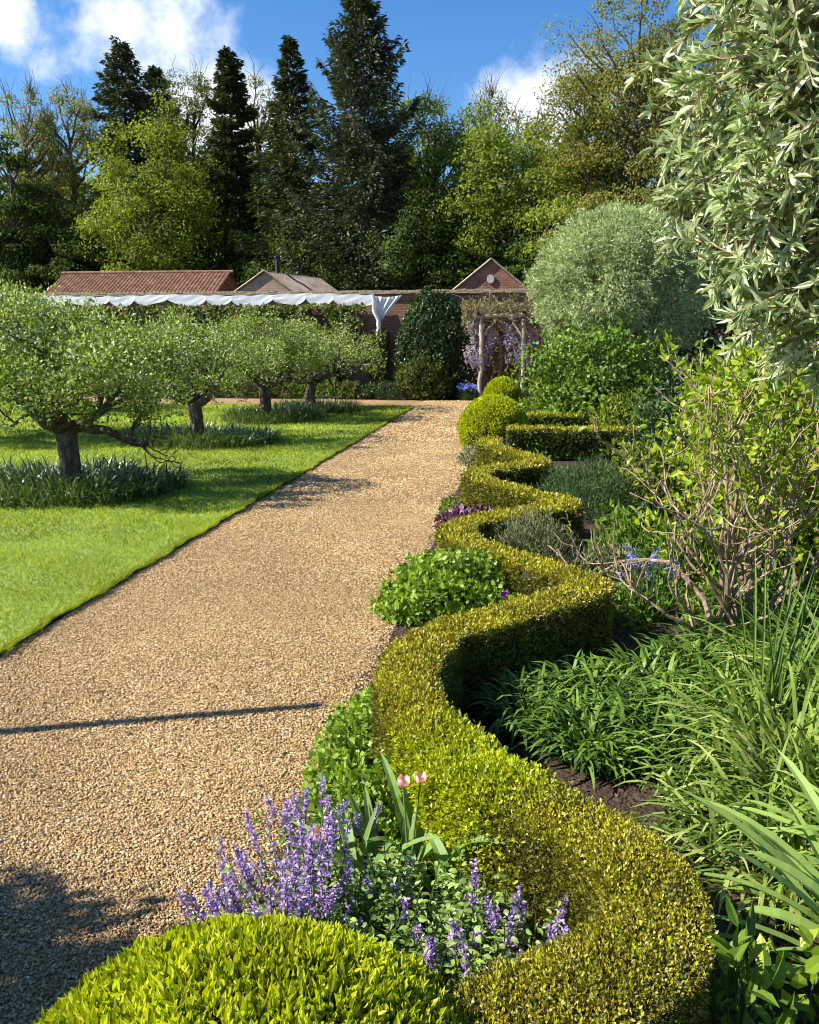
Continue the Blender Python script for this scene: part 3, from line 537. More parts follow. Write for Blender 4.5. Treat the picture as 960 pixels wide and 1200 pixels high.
def wisteria():
    r = empty('wisteria', (PAX, 23.2, 0)); tag(r, 'wisteria with lilac hanging racemes climbing over the rustic pergola', 'wisteria'); w = PBX-PAX
    mb = MB()
    for i in range(7):
        x = uni(-.1, w+.3); p = np.array([x, uni(0, .4), 0]); pts = [p]; d = np.array([rng.normal(0, .35), 0, 1.])
        for k in range(9): d = nrm(d+rng.normal(0, .35, 3)*np.array([1, .3, .3])+np.array([0, 0, .3])); p = p+d*.28; pts.append(p)
        tube(mb, pts, np.linspace(.05, .018, 10), 6)
    for i in range(60):
        p = np.array([uni(-.35, w+.7), uni(-.3, .5), PZ+uni(-.1, .4)]); pts = [p]; d = nrm(rng.normal(size=3)*np.array([1, .4, .4]))
        for k in range(5): d = nrm(d+rng.normal(0, .5, 3)*np.array([1, .5, .6])+np.array([0, 0, -.06])); p = p+d*.16; pts.append(p)
        tube(mb, pts, np.linspace(.018, .006, 6), 4)
    mb.build('twining_stems', M['twig'], r)
    n = 8500; P = np.stack([uni(-.55, w+.95, n), uni(-.4, .55, n), PZ+.16+rng.normal(0, .19, n)], -1); P[5600:, 2] -= uni(0, 1.7, n-5600); mb = MB()
    leaves(mb, P, runit(n)-np.array([0, 0, .5]), nrm(runit(n)+np.array([0, -.4, .7])), uni(.05, .11, n), uni(.025, .045, n)); mb.build('foliage', M['bronze'], r)
    sp = [(-.2, PZ-.1), (-.32, PZ-.05), (-.12, PZ-.62), (-.28, PZ-.75), (.12, PZ-.7), (-.05, PZ-.9), (-.22, PZ-1.0), (.2, PZ-.95), (.05, PZ-1.12), (w-.25, PZ-.2), (w-.08, PZ-.35), (w-.15, PZ-.75), (w+.02, PZ-.6), (w-.12, PZ-1.0), (w-.28, PZ-.9), (w+.2, PZ-.3), (.75, PZ-.25), (.55, PZ-.42), (.9, PZ-.5), (w-.4, PZ-.5), (-.38, PZ-.9), (.3, PZ-.5)]+[(float(uni(-.45, .35)), float(PZ-uni(.1, 1.15))) for _ in range(22)]+[(float(uni(w-.45, w+.35)), float(PZ-uni(.05, 1.0))) for _ in range(16)]+[(float(uni(-.4, w+.6)), float(PZ+uni(-.05, .25))) for _ in range(10)]
    for x, z in sp:
        fb = MB(); n = 95; t = uni(0, 1, n); rad = .085*(1-t)**.6; a = uni(0, 6.28, n); y = uni(-.3, -.1); P = np.stack([x+rad*np.cos(a)+rng.normal(0, .01, n), y+rad*np.sin(a), z-.32*t], -1)
        leaves(fb, P, np.stack([np.cos(a), np.sin(a), 0*a-.4], -1), runit(n), uni(.03, .055, n), uni(.025, .04, n)); fb.build('flower_raceme', M['lilac'], r)
M['bronze'] = leafmat('bronze', [(.16, .11, .05), (.24, .18, .08), (.2, .22, .07), (.33, .26, .16)], .3, .5)
wisteria()

for i, (px, h, m_) in enumerate(((30, .5, 'mid_green'), (150, .6, 'fresh'), (225, .5, 'mid_green'), (275, .7, 'fresh'), (330, .55, 'climber'), (372, .6, 'fresh'), (410, .35, 'climber'), (432, .3, 'ivy'))):
    p = at(px, 455, 23.1)
    bushy('bed_plant', ['green bedding mound at the foot of the wall at far left', 'fresh green mound at the wall foot behind the nearest apple tree', 'mid green mound at the wall foot behind the second apple tree', 'tall fresh mound at the wall foot, seen between the second and third apple trunks',
        'olive mound at the wall foot behind the third apple tree', 'fresh mound at the wall foot behind the farthest apple tree', 'low olive mound at the wall foot right of the farthest apple tree', 'small dark mound at the wall foot below the fleece tail'][i], 'plant', (p[0], 23.1, .1), (.8 if i < 6 else .35, .4, h), M[m_], 3200, .08, .04, seed=80+i, group='mounds in the wall bed', lump=.25)
# ------------------------------------------------------------------ apple trees on the lawn
M['apple_leaf'] = leafmat('apple_leaf', [(.075, .12, .014), (.16, .23, .028), (.27, .35, .055), (.58, .6, .34)], .3, .45, .35, nscale=1.6, var=.3)
M['blossom'] = leafmat('blossom', [(.7, .55, .56), (.8, .74, .72), (.85, .82, .8)], .3, .6, .1, var=.1, trcol=(1, 1, 1))
def grow(mb, p, d, L, r0, depth, tips, wander=.25, grav=0., kids=3, minr=.004, shrink=.62, spread=.9, segs=5, sides=6, r1=.45):
    pts = [np.array(p)]; d = np.array(d, float); rads = [r0]
    for k in range(segs):
        d = nrm(d+rng.normal(0, wander, 3)+np.array([0, 0, grav])); p = pts[-1]+d*L/segs; pts.append(p); rads.append(max(minr, r0*(1-(1-r1)*(k+1)/segs)))
    tube(mb, pts, rads, sides); tips.append((pts[-1], d, depth))
    if depth == 0: 
        tips.append((pts[2], d, 0)); return
    for k in range(kids):
        s = rng.integers(2, segs+1) if k else segs; q = nrm(d+rng.normal(0, spread, 3)+np.array([0, 0, grav]))
        grow(mb, pts[s], q, L*shrink*uni(.75, 1.2), rads[s]*.72, depth-1, tips, wander, grav, kids, minr, shrink, spread, segs, max(4, sides-1), r1)
def apple(seed, loc, label, leafn=30000, ls=.05, sc_=(1, 1, 1), zt=1.98, rx=1.5):
    global rng
    keep = rng; rng = np.random.default_rng(seed)
    r = empty('apple_tree', loc); tag(r, label, 'apple tree', 'old apple trees on the lawn')
    mb = MB(); tips = []; th = .72
    tp = [(0, 0, -.02), (.01, .01, .12), (.03, -.01, .34), (-.01, .02, .58), (.02, 0, th)]; tube(mb, tp, [.16, .118, .105, .112, .14], 12)
    for i in range(7):
        a = i*2*pi/7+rng.normal(0, .25); grow(mb, (.05*cos(a), .05*sin(a), th-.05), (cos(a), sin(a), .42), 1.0*uni(.55, .85), .08, 3, tips, .3, .1, 3, .005, .66, .75)
    mb.build('trunk', M['apple_bark'], r)
    tp_ = np.array([t[0] for t in tips]); k = (tp_[:, 2] < zt+.1) & (tp_[:, 2] > .7) & (np.hypot(tp_[:, 0], tp_[:, 1]) < rx*1.05); tp_ = tp_[k]
    # spur leaf rosettes round the twigs and filling the low flat crown
    m_ = leafn//12; nf = m_-min(len(tp_), m_//2); a = uni(0, 6.28, nf); q = np.sqrt(uni(.05, 1, nf)); x = np.cos(a)*q*rx; y = np.sin(a)*q*rx; top = zt-.55*q**2.5+.14*np.sin(x*3.1+seed)+.12*np.sin(y*3.7); bot = .92+.1*q+.2*np.sin(x*4+y*3)*q
        
    z = bot+(top-bot)*uni(0, 1, nf)**.75; F = np.stack([x, y, z], -1); F = F[wave(F, 3.6, seed) > -.08]
    Cn = np.concatenate([tp_[:m_//2], F]); n = len(Cn); P = np.repeat(Cn, 12, 0)+rng.normal(0, .055, (n*12, 3)); D = nrm((P-np.repeat(Cn, 12, 0))*14+rng.normal(size=(n*12, 3))*.6+np.array([0, 0, .4])); 
    mb = MB(); leaves(mb, P, D, nrm(runit(n*12)+np.array([0, 0, .7])), ls*uni(.6, 1.25, n*12), ls*.55*uni(.8, 1.2, n*12)); mb.build('crown', M['apple_leaf'], r)
    i = rng.integers(0, n, 150); P = np.repeat(Cn[i], 6, 0)+rng.normal(0, .025, (900, 3)); mb = MB(); leaves(mb, P, runit(900), runit(900), .028, .025); mb.build('blossom', M['blossom'], r)
    rng = keep; return r
ap1 = apple(3, (-4.85, 8.2, .02), 'nearest apple tree, wide leafy crown on a short dark trunk at left', 36000, rx=1.36)
ap2 = apple(8, (-5.2, 12.6, .02), 'second apple tree along the lawn with leaning forked trunk', 15000)
ap3 = copy_tree(ap1); ap3.location = (-5.3, 16.6, .02); ap3.rotation_euler.z = 2.1; ap3.scale = (1.12, 1.12, 1.02); ap3['label'] = 'third apple tree along the lawn, in line before the farthest'
ap4 = copy_tree(ap2); ap4.location = (-4.95, 19.0, .02); ap4.rotation_euler.z = 4.0; ap4.scale = (1.15, 1.15, 1.02); ap4['label'] = 'farthest apple tree, nearest the cross path and wall'
ap5 = copy_tree(ap1); ap5.location = (-9.3, 12.4, .02); ap5.rotation_euler.z = 1.1; ap5.scale = (1.2, 1.2, 1.46); ap5['label'] = 'taller apple tree at the left edge standing behind the nearest one'
bushy('shadow_shrub', 'dense rounded shrub added out of view at left to shade the path corner', 'shrub', (-3.75, .72, 1.15), (.92, .9, 1.35), M['mid_green'], 22000, .08, .05, seed=91, shell=.5, gap=0, stems=14)  # unseen shrub, added and shaped to darken the near path corner
ap7 = copy_tree(ap2); ap7.location = (-10.6, 17.8, .02); ap7.rotation_euler.z = 5.2; ap7.scale = (1.1, 1.1, 1.05); ap7['label'] = 'apple tree of the second row, seen under the nearer crowns at left'
M['daff'] = leafmat('daff', [(.03, .06, .02), (.055, .1, .035), (.1, .16, .055), (.24, .26, .1)], .2, .35, .5, nscale=3)
def daff(loc, label, rx=1.05, n=1700, seed=0):
    r = empty('daffodil_clump', loc); tag(r, label, 'plant', 'daffodil leaf clumps under the apple trees'); a = uni(0, 6.28, n); q = np.sqrt(uni(0.01, 1, n))
    b0 = np.stack([np.cos(a)*q*rx, np.sin(a)*q*rx*.8, 0*a], -1); b0 = b0[wave(b0, 3, seed+4) > -.8]; n = len(b0); az = np.arctan2(b0[:, 1], b0[:, 0])+rng.normal(0, .9, n)
    mb = MB(); blades(mb, b0, az, uni(.18, .38, n), uni(.012, .022, n), uni(.6, 1.5, n), uni(.6, 2.4, n), 4); mb.build('leaves', M['daff'], r); return r
d1 = daff((-4.85, 8.15, .02), 'dark daffodil foliage round the foot of the nearest apple tree', 1.25, 2800)
d2 = daff((-5.1, 12.5, .02), 'daffodil foliage round the second apple tree', 1.25, 2000, 2)
d3 = copy_tree(d2); d3.location = (-5.1, 16.5, .02); d3.rotation_euler.z = 1.6; d3['label'] = 'daffodil foliage round the third apple tree'
d4 = copy_tree(d1); d4.location = (-4.75, 18.8, .02); d4.rotation_euler.z = 2.6; d4.scale = (.9, .8, .9); d4['label'] = 'daffodil foliage round the farthest apple tree'

# ------------------------------------------------------------------ clipped box: wavy hedge, straight hedges, balls
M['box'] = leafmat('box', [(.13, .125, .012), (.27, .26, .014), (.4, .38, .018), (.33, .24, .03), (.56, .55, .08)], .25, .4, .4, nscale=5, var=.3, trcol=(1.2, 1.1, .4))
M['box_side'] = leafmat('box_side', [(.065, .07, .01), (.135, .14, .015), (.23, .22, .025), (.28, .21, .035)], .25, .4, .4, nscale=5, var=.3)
M['box_bright'] = leafmat('box_bright', [(.17, .21, .01), (.33, .39, .012), (.5, .54, .018), (.62, .63, .06)], .42, .4, .4, nscale=4, var=.25, trcol=(1.2, 1.2, .3))
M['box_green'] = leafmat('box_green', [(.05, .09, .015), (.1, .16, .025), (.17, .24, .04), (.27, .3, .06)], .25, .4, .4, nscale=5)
def catmull(P, n):
    P = np.array(P, float); P = np.concatenate([[2*P[0]-P[1]], P, [2*P[-1]-P[-2]]]); out = []
    for i in range(1, len(P)-2):
        for t in np.linspace(0, 1, n, endpoint=False):
            a, b_, c, d = P[i-1:i+3]; out.append(.5*((2*b_)+(c-a)*t+(2*a-5*b_+4*c-d)*t*t+(3*b_-a-3*c+d)*t**3))
    out.append(P[-2]); return np.array(out)
def hedge(name, label, ctrl, wid, hgt, mt, ms, lmin=.0098, cover=2.0, patch=None, leafk=.0042):
    C = catmull(ctrl, 14); T = np.gradient(C, axis=0); T = nrm(T); Nn = np.stack([-T[:, 1], T[:, 0]], -1); s = np.concatenate([[0], np.cumsum(np.linalg.norm(np.diff(C, axis=0), axis=1))])
    r = empty(name, (C[0, 0], C[0, 1], 0)); tag(r, label, 'hedge'); O = np.array([C[0, 0], C[0, 1], 0])
    prof = [(-.5, 0), (-.5, .82), (-.46, .93), (-.36, .985), (0, 1), (.36, .985), (.46, .93), (.5, .82), (.5, 0)]
    V = []
    for i in range(len(C)):
        for u, v in prof: q = C[i]+Nn[i]*u*(wid-.035); V.append([q[0], q[1], v*(hgt-.02)])
    V = np.array(V)-O; k = len(prof); i = (np.arange(len(C)-1)[:, None]*k+np.arange(k-1)[None]).ravel(); mb = MB(); mb.add(V, np.stack([i, i+1, i+k+1, i+k], -1)); mb.add(V[:k], [list(range(k))]); mb.add(V[-k:], [list(range(k))]); mb.build('dark_core', M['core'], r)
    top = MB(); side = MB(); pt = MB()
    seg = np.diff(s)
    for i in range(len(C)-1):
        mid = (C[i]+C[i+1])/2; dist = math.hypot(np.linalg.norm(mid), 1.25); ls = max(lmin, leafk*dist); dens = cover/(ls*ls*.34)
        for face, ext in (('t', wid), ('l', hgt), ('r', hgt)):
            n = rng.poisson(dens*seg[i]*ext)
            if n == 0: continue
            t = uni(0, 1, n)[:, None]; c = C[i]*(1-t)+C[i+1]*t; nn = Nn[i]
            if face == 't':
                u = uni(-.5, .5, n); z = hgt*(1-.06*np.abs(u*2)**6); P = np.stack([c[:, 0]+nn[0]*u*wid, c[:, 1]+nn[1]*u*wid, z], -1); out = np.tile([0, 0, 1.], (n, 1))+np.concatenate([nn[None]*u[:, None]*1.0, np.zeros((n, 1))], 1)
            else:
                sg = 1 if face == 'l' else -1; v = uni(0, 1, n); u = sg*.5*(1-.08*v**6); P = np.stack([c[:, 0]+nn[0]*u*wid, c[:, 1]+nn[1]*u*wid, v*hgt], -1); out = np.tile([nn[0]*sg, nn[1]*sg, .35], (n, 1))
            out = nrm(out); bump = wave(P, 6, 8)*.009+wave(P, 16, 2)*.008+wave(P, 45, 4)*.006+uni(-.018, .006, n); P = P+out*bump[:, None]; P[:, 2] = np.maximum(P[:, 2], .01)
            if face != 't':
                kk = (wave(P, 13, 31) < .85+uni(-.1, .1, n)) & (uni(0, 1, n) < .45+P[:, 2]/hgt*2.2); P = P[kk]; out = out[kk]; n = len(P)
            D = nrm(out*.9+rng.normal(0, .55, (n, 3))+np.array([0, 0, .25])); N2 = nrm(out*.5+runit(n)); fac = 1.
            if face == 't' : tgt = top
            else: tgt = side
            sel = np.zeros(n, bool)
            if patch is not None:
                g = np.exp(-((mid-np.array(patch[:2]))**2).sum()/patch[2]**2); sel = uni(0, 1, n) < min(1, 1.6*g)
                if face != 't': sel &= (face == patch[3]) 
            a = ~sel
            leaves(tgt, (P-O)[a], D[a], N2[a], ls*uni(.7, 1.35, a.sum()), ls*.62*uni(.8, 1.2, a.sum()))
            if sel.any():
                P2 = P[sel]+out[sel]*uni(0, .02, sel.sum())[:, None]; leaves(pt, P2-O, D[sel], N2[sel], ls*1.45*uni(.7, 1.3, sel.sum()), ls*.85)
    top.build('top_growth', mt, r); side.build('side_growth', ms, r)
    sp = MB(); m_ = int(26*s[-1]); ii = rng.integers(1, len(C)-1, m_); u = uni(-.5, .5, m_); b0 = np.stack([C[ii, 0]+Nn[ii, 0]*u*wid, C[ii, 1]+Nn[ii, 1]*u*wid, np.full(m_, hgt-.01)], -1)
    for q in range(7):
        t = q/6; leaves(sp, b0-O+np.stack([u*.03*t, 0*u, uni(.02, .05, m_)*t+.004], -1), runit(m_)*.7+np.array([0, 0, .8]), runit(m_), np.maximum(lmin, leafk*np.hypot(b0[:, 0], b0[:, 1]))*1.1, .0075)
    sp.build('stray_shoots', M['box_bright'], r)
    if pt.n: tag(pt.build('fresh_growth', M['box_bright'], r), 'patch of brighter longer new growth')
    return r
HC = [(-.62, 1.1), (-.3, 1.2), (-.05, 1.33), (.16, 1.45), (.3, 1.6), (.33, 1.78), (.24, 1.96), (.06, 2.12), (-.14, 2.32), (-.31, 2.57), (-.4, 2.85), (-.41, 3.15), (-.32, 3.45), (-.1, 3.68), (.14, 3.92), (.33, 4.15), (.36, 4.32), (.2, 4.52), (-.04, 4.78), (-.28, 5.04), (-.41, 5.35), (-.38, 5.65),
      (-.16, 5.95), (.12, 6.2), (.34, 6.4), (.32, 6.58), (.08, 6.9), (-.22, 7.3), (-.41, 7.7), (-.36, 8.1), (-.08, 8.4), (.16, 8.66), (.16, 8.95), (-.1, 9.4), (-.33, 9.9), (-.42, 10.35), (-.36, 10.75)]
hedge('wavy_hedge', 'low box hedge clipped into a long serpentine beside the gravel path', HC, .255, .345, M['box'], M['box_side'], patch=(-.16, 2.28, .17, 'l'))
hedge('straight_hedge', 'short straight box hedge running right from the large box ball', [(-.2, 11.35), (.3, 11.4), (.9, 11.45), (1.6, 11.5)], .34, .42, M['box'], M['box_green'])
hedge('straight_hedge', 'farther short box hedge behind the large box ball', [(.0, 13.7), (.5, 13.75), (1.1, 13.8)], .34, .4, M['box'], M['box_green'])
def box_ball(label, c, rr, m, ls, n, tpl='diamond', wr=.55, seed=1, name='box_ball'):
    r = empty(name, (c[0], c[1], 0)); tag(r, label, 'topiary ball', 'clipped box balls along the path'); c = np.array([0, 0, c[2]]); rr = np.array(rr)
    mb = MB(); a, b_ = 28, 14; V = [[cos(2*pi*i/a)*cos(-pi/2+pi*j/b_), sin(2*pi*i/a)*cos(-pi/2+pi*j/b_), sin(-pi/2+pi*j/b_)] for j in range(b_+1) for i in range(a)]
    V = np.array(V)*(rr-.03)*.985+c; V[:, 2] = np.maximum(V[:, 2], .0)
    q = [[j*a+i, j*a+(i+1) % a, (j+1)*a+(i+1) % a, (j+1)*a+i] for j in range(b_) for i in range(a)]; mb.add(V, q); mb.build('dark_core', M['core'], r)
    d = runit(n); d[:, 2] = np.abs(d[:, 2])*np.where(uni(0, 1, n) < .75, 1, -1); P = d*rr*(1+.03*wave(d, 3.5, seed)+.02*wave(d, 11, seed+1)-uni(0, .06, n))[:, None]+c; k = P[:, 2] > .01; P = P[k]; d = d[k]; n = len(P)
    D = nrm(nrm(d/rr)*.75+rng.normal(0, .38, (n, 3))+np.array([0, 0, .45])); mb = MB(); leaves(mb, P, D, nrm(d*.3+runit(n)), ls*uni(.4, 1.3, n), ls*wr*uni(.6, 1.25, n), tpl); mb.build('foliage', m, r); return r
box_ball('large bright yellow green box ball at the bottom of the picture', (-.45, 1.16, .15), (.5, .44, .33), M['box_bright'], .026, 52000, 'lance', .42)
box_ball('broad lumpy box ball at the path edge where the wavy hedge ends', (-.42, 12.3, .3), (.52, .5, .5), M['box_bright'], .038, 19000)
box_ball('farther box ball near the pergola', (-.42, 17.6, .38), (.42, .4, .46), M['box_bright'], .045, 11000)

# ------------------------------------------------------------------ silver leaved trees and shrubs at right
M['silver'] = leafmat('silver', [(.19, .25, .08), (.34, .42, .18), (.53, .58, .35), (.76, .78, .6)], .3, .5, .3, nscale=2, var=.22, trcol=(1.05, 1.15, .7))
M['silver_far'] = leafmat('silver_far', [(.14, .19, .055), (.28, .35, .12), (.46, .52, .27), (.68, .71, .5)], .3, .55, .3, nscale=1.2, var=.22, trcol=(1.05, 1.15, .7))
def silver_near():
    r = empty('silver_pear_tree', (1.95, 3.4, 0)); tag(r, 'silver leaved weeping pear filling the top right corner', 'tree'); O = np.array([1.95, 3.4, 0])
    C = np.array([1.4, 2.95, 2.42]); RR = np.array([1.03, .85, 1.18])
    mb = MB(); tube(mb, [(0, 0, 0), (.03, 0, .7), (-.04, -.05, 1.4), (0, -.1, 2.1), (-.1, -.2, 2.8)], [.1, .085, .075, .06, .03], 9)
    P = []; D = []; shoots = 2000
    for i in range(shoots):
        d = nrm(rng.normal(size=3)+np.array([-.35, -.35, .0])); t = C+d*RR*uni(.62, 1.0)*(1+.1*float(wave(d[None]*2, 2, 3)[0]))
        dd = nrm(d*.8+rng.normal(0, .45, 3)+np.array([-.2, -.1, -.1])); L = uni(.16, .38); pts = [t-dd*L]; p = t-dd*L
        for k in range(4): dd = nrm(dd+rng.normal(0, .12, 3)+np.array([0, 0, -.1])); p = p+dd*L/4; pts.append(p)
        if np.linalg.norm((pts[0]-C)/RR) > .95: continue
        pts = np.array(pts); tube(mb, pts-O, [.005, .004, .0035, .003, .002], 4)
        if i % 5 == 0:
            s = C+(pts[0]-C)*.25; m_ = (s+pts[0])/2+rng.normal(0, .08, 3); tube(mb, np.array([s, (s+m_)/2+rng.normal(0, .03, 3), m_, (m_+pts[0])/2+rng.normal(0, .03, 3), pts[0]])-O, [.018, .015, .012, .009, .005], 5)
        k = rng.integers(26, 42); s = uni(0, 1, k)**.8*4; j = np.minimum(s.astype(int), 3); f = (s-j)[:, None]; q = pts[j]*(1-f)+pts[j+1]*f; ax = nrm(pts[4]-pts[3]); P.append(q); D.append(ax*.9+rng.normal(0, .6, (k, 3))+np.array([0, 0, .15]))
    for l in range(9):
        a = np.array([0, -.1, 1.2+l*.15]); e = C-O+nrm(rng.normal(size=3)+np.array([-.8, -.6, 0]))*RR*.75; tube(mb, [a, (a+e)/2+np.array([0, 0, .1]), e], [.035, .025, .01], 6)
    mb.build('trunk', M['twig'], r); P = np.concatenate(P)-O; D = np.concatenate(D); n = len(P); mb = MB()
    leaves(mb, P, D, nrm(runit(n)+np.array([-.3, -.2, .5])), uni(.032, .072, n), uni(.0075, .013, n), 'lance'); mb.build('crown', M['silver'], r)
silver_near()
def silver_far():
    x, y = at(731, 330, 16)[0], 16.; r = empty('silver_pear_tree', (x, y, 0)); tag(r, 'round clipped silver pear tree in the middle distance', 'tree')
    mb = MB(); tube(mb, [(0, 0, 0), (.03, 0, .5), (-.02, 0, 1.0), (0, 0, 2.2)], [.09, .07, .06, .03], 8)
    for i in range(26):
        d = nrm(rng.normal(size=3)+np.array([0, 0, .4])); e = np.array([0, 0, 2.0])+d*np.array([1.0, .9, .8]); tube(mb, [(0, 0, .9+i*.03), e*.5+np.array([0, 0, .7]), e], [.03, .02, .008], 5)
    mb.build('trunk', M['bark'], r)
    n = 95000; d = runit(n); rad = .74+.26*uni(0, 1, n)**.5; P = d*np.array([1.18, 1.05, 1.0])*(rad*(1+.09*wave(d*2, 3, 7)+.08*wave(d*2, 7, 8)))[:, None]+np.array([0, 0, 2.04]); P[:, 2] -= .25*np.maximum(0, -d[:, 2])
    P += d*(.05*wave(P, 6, 4))[:, None]; k = ((wave(P, 3.4, 11) > -.42) | (rad < .86)) & ((P[:, 2] > 1.15) | (P[:, 0] < -.5)); P = P[k]; d = d[k]; n = len(P)
    D = nrm(d*.6+rng.normal(0, .55, (n, 3))+np.array([0, 0, -.15])); mb = MB(); leaves(mb, P, D, nrm(runit(n)+d*.5), uni(.045, .08, n), uni(.011, .018, n)); mb.build('crown', M['silver_far'], r); r.scale = (1.32, 1.32, 1.3)
silver_far()
bushy('green_shrub', 'mid green leafy shrub in front of the round silver pear', 'shrub', (at(700, 450, 14.3)[0], 14.3, .85), (1.15, .6, .95), M['fresh'], 8500, .085, .06, 'leaf', seed=12, lump=.38, gap=.35)
p = at(805, 430, 18.5); bushy('green_shrub', 'dark evergreen shrub filling the gap right of the silver pear below the wall top', 'shrub', (p[0], 18.5, 1.3), (1.9, 1.0, 1.75), M['ivy'], 20000, .1, .065, seed=17, lump=.2, gap=0)
bushy('green_shrub', 'darker shrub right of the mid green shrub, partly behind twigs', 'shrub', (1.9, 8.6, .7), (.8, .6, .75), M['ivy'], 6000, .07, .04, 'leaf', seed=13, lump=.2)
M['lime'] = leafmat('lime', [(.1, .17, .012), (.2, .3, .02), (.32, .42, .03), (.45, .5, .06)], .45, .4, .35, nscale=2, var=.25, trcol=(1.2, 1.2, .35))
bushy('lime_shrub', 'lime yellow broad leaved shrub under the silver foliage at right', 'shrub', (2.0, 5.0, 1.05), (.98, .75, .9), M['lime'], 11500, .062, .048, 'leaf', seed=14, lump=.25, gap=.5, shell=.55, stems=30, mstem='twig', stem_r=.012)
bushy('lime_shrub', 'smaller yellow green shrub between the twiggy shrub and round silver pear', 'shrub', (1.85, 7.0, .7), (.6, .6, .75), M['lime'], 3200, .05, .035, 'leaf', seed=15, lump=.25, gap=.4, stems=24, mstem='twig', stem_r=.01)
def twiggy():
    global rng
    keep = rng; rng = np.random.default_rng(5)
    r = empty('tree_peony', (1.12, 4.2, 0)); tag(r, 'tangled pale bare branched shrub in the middle right of the bed', 'shrub'); mb = MB(); tips = []
    for dx, dz, L, rr in ((-.7, 1, .6, .022), (-.45, 1, .68, .026), (-.15, 1, .7, .021), (.1, 1, .72, .02), (.4, 1, .68, .022), (.75, .8, .7, .032), (-.85, .8, .5, .018), (-.5, 1.2, .76, .022), (-.3, 1.1, .62, .018), (.25, 1.1, .6, .018)):
        grow(mb, (rng.normal(0, .08), rng.normal(0, .08), 0), (dx, rng.normal(0, .25), dz), L, rr, 3, tips, .22, .12, 3, .0036, .7, .52, 7, 6, .5)
    mb.build('branches', M['twig'], r)
    P = np.array([t[0] for t in tips if t[2] == 0]); P = P[P[:, 2] > .5]; P = P[np.argsort(-P[:, 2]+rng.normal(0, .25, len(P)))[:330]]; k = 4; P = np.repeat(P, k, 0)+rng.normal(0, .02, (len(P)*k, 3)); n = len(P)
    mb = MB(); leaves(mb, P, nrm(rng.normal(size=(n, 3))+np.array([0, 0, .4])), nrm(runit(n)+np.array([0, 0, .8])), uni(.03, .07, n), uni(.018, .034, n), 'leaf'); mb.build('foliage', M['lime'], r)
    rng = keep
twiggy()

# ------------------------------------------------------------------ herbaceous plants between and behind the hedge
M['geranium'] = leafmat('geranium', [(.08, .15, .012), (.15, .25, .018), (.24, .36, .03), (.36, .46, .07)], .35, .4, .4, nscale=5, var=.3)
M['grey_green'] = leafmat('grey_green', [(.1, .13, .055), (.17, .2, .09), (.28, .29, .16), (.33, .29, .2)], .2, .6, .25, nscale=5)
M['feather'] = leafmat('feather', [(.05, .1, .035), (.09, .16, .06), (.14, .22, .09)], .25, .55, .25, nscale=3)
M['purple_leaf'] = leafmat('purple_leaf', [(.04, .012, .03), (.1, .03, .07), (.2, .09, .15), (.35, .22, .3)], .2, .4, .5, trcol=(1.2, .6, .9))
M['magenta'] = leafmat('magenta', [(.5, .04, .4), (.65, .08, .5)], .3, .6, .1, var=.05, trcol=(1, 1, 1))
M['strap'] = leafmat('strap', [(.045, .105, .014), (.09, .17, .02), (.2, .31, .045)], .3, .5, .3, nscale=4)
M['strap_light'] = leafmat('strap_light', [(.1, .17, .02), (.17, .26, .035), (.28, .36, .07), (.42, .45, .16)], .35, .52, .25, nscale=4, trcol=(1.1, 1.2, .5))
M['iris'] = leafmat('iris', [(.16, .26, .05), (.25, .37, .08), (.34, .46, .13)], .35, .5, .25, nscale=6, var=.2, trcol=(1, 1.15, .5))
def mound(name, label, cat, c, rx, ry, h, m, n, ls, lw, tpl, **kw):
    return bushy(name, label, cat, (c[0], c[1], .0), (rx, ry, h), m, n, ls, lw, tpl, zmin=.01, stems=kw.pop('stems', 8), mstem='stem', stem_r=.005, **kw)
g = mound('geranium_plant', 'bright green mound of lobed geranium leaves in the second hedge bay', 'geranium', (-.38, 4.66), .44, .38, .37, M['geranium'], 11000, .033, .034, 'lobed', seed=21, shell=.7, gap=.05, up=.2)
def petal_flower(parent, p, m, s=.03, nm='flower', k=5):
    mb = MB(); a = np.arange(k)*2*pi/k; D = np.stack([np.cos(a), np.sin(a)*0.8-.3, np.sin(a)*.6+.2], -1); leaves(mb, np.tile(p, (k, 1)), D, np.tile([0, -.7, .7], (k, 1)), s, s*.85, 'leaf'); return mb.build(nm, m, parent)
petal_flower(g, np.array([.31, -.2, .2]), M['magenta'], .028)
mound('geranium_plant', 'low trailing green leaves along the path edge below the hedge', 'geranium', (-.6, 2.85), .17, .52, .19, M['geranium'], 6500, .026, .026, 'lobed', seed=22, shell=.3, gap=.1, up=.2)
mound('geranium_plant', 'feathery green mound between the tulips and the hedge corner', 'geranium', (-.42, 2.42), .22, .19, .24, M['geranium'], 2400, .03, .028, 'lobed', seed=23, shell=.4, gap=.1)
mound('purple_foliage_plant', 'low dark purple leaved clump at the path edge', 'plant', (-.4, 7.0), .3, .27, .16, M['purple_leaf'], 1500, .06, .035, 'leaf', seed=24)
mound('herb_clump', 'pale edged small tuft beside the purple leaved clump', 'plant', (-.62, 7.3), .1, .2, .2, M['strap_light'], 350, .07, .018, 'lance', seed=25, up=1)
mound('lavender_bush', 'grey green spiky lavender bush inside the hedge bend', 'lavender', (.1, 5.62), .33, .3, .42, M['grey_green'], 7500, .05, .007, 'diamond', seed=26, shell=.55, up=.9, gap=.1, outw=.4)
mound('feathery_plant', 'soft feathery dark green plant behind the third hedge bend', 'plant', (.62, 7.7), .5, .5, .52, M['feather'], 11000, .06, .009, 'diamond', seed=27, shell=.4, up=.8, gap=.1, outw=.4)
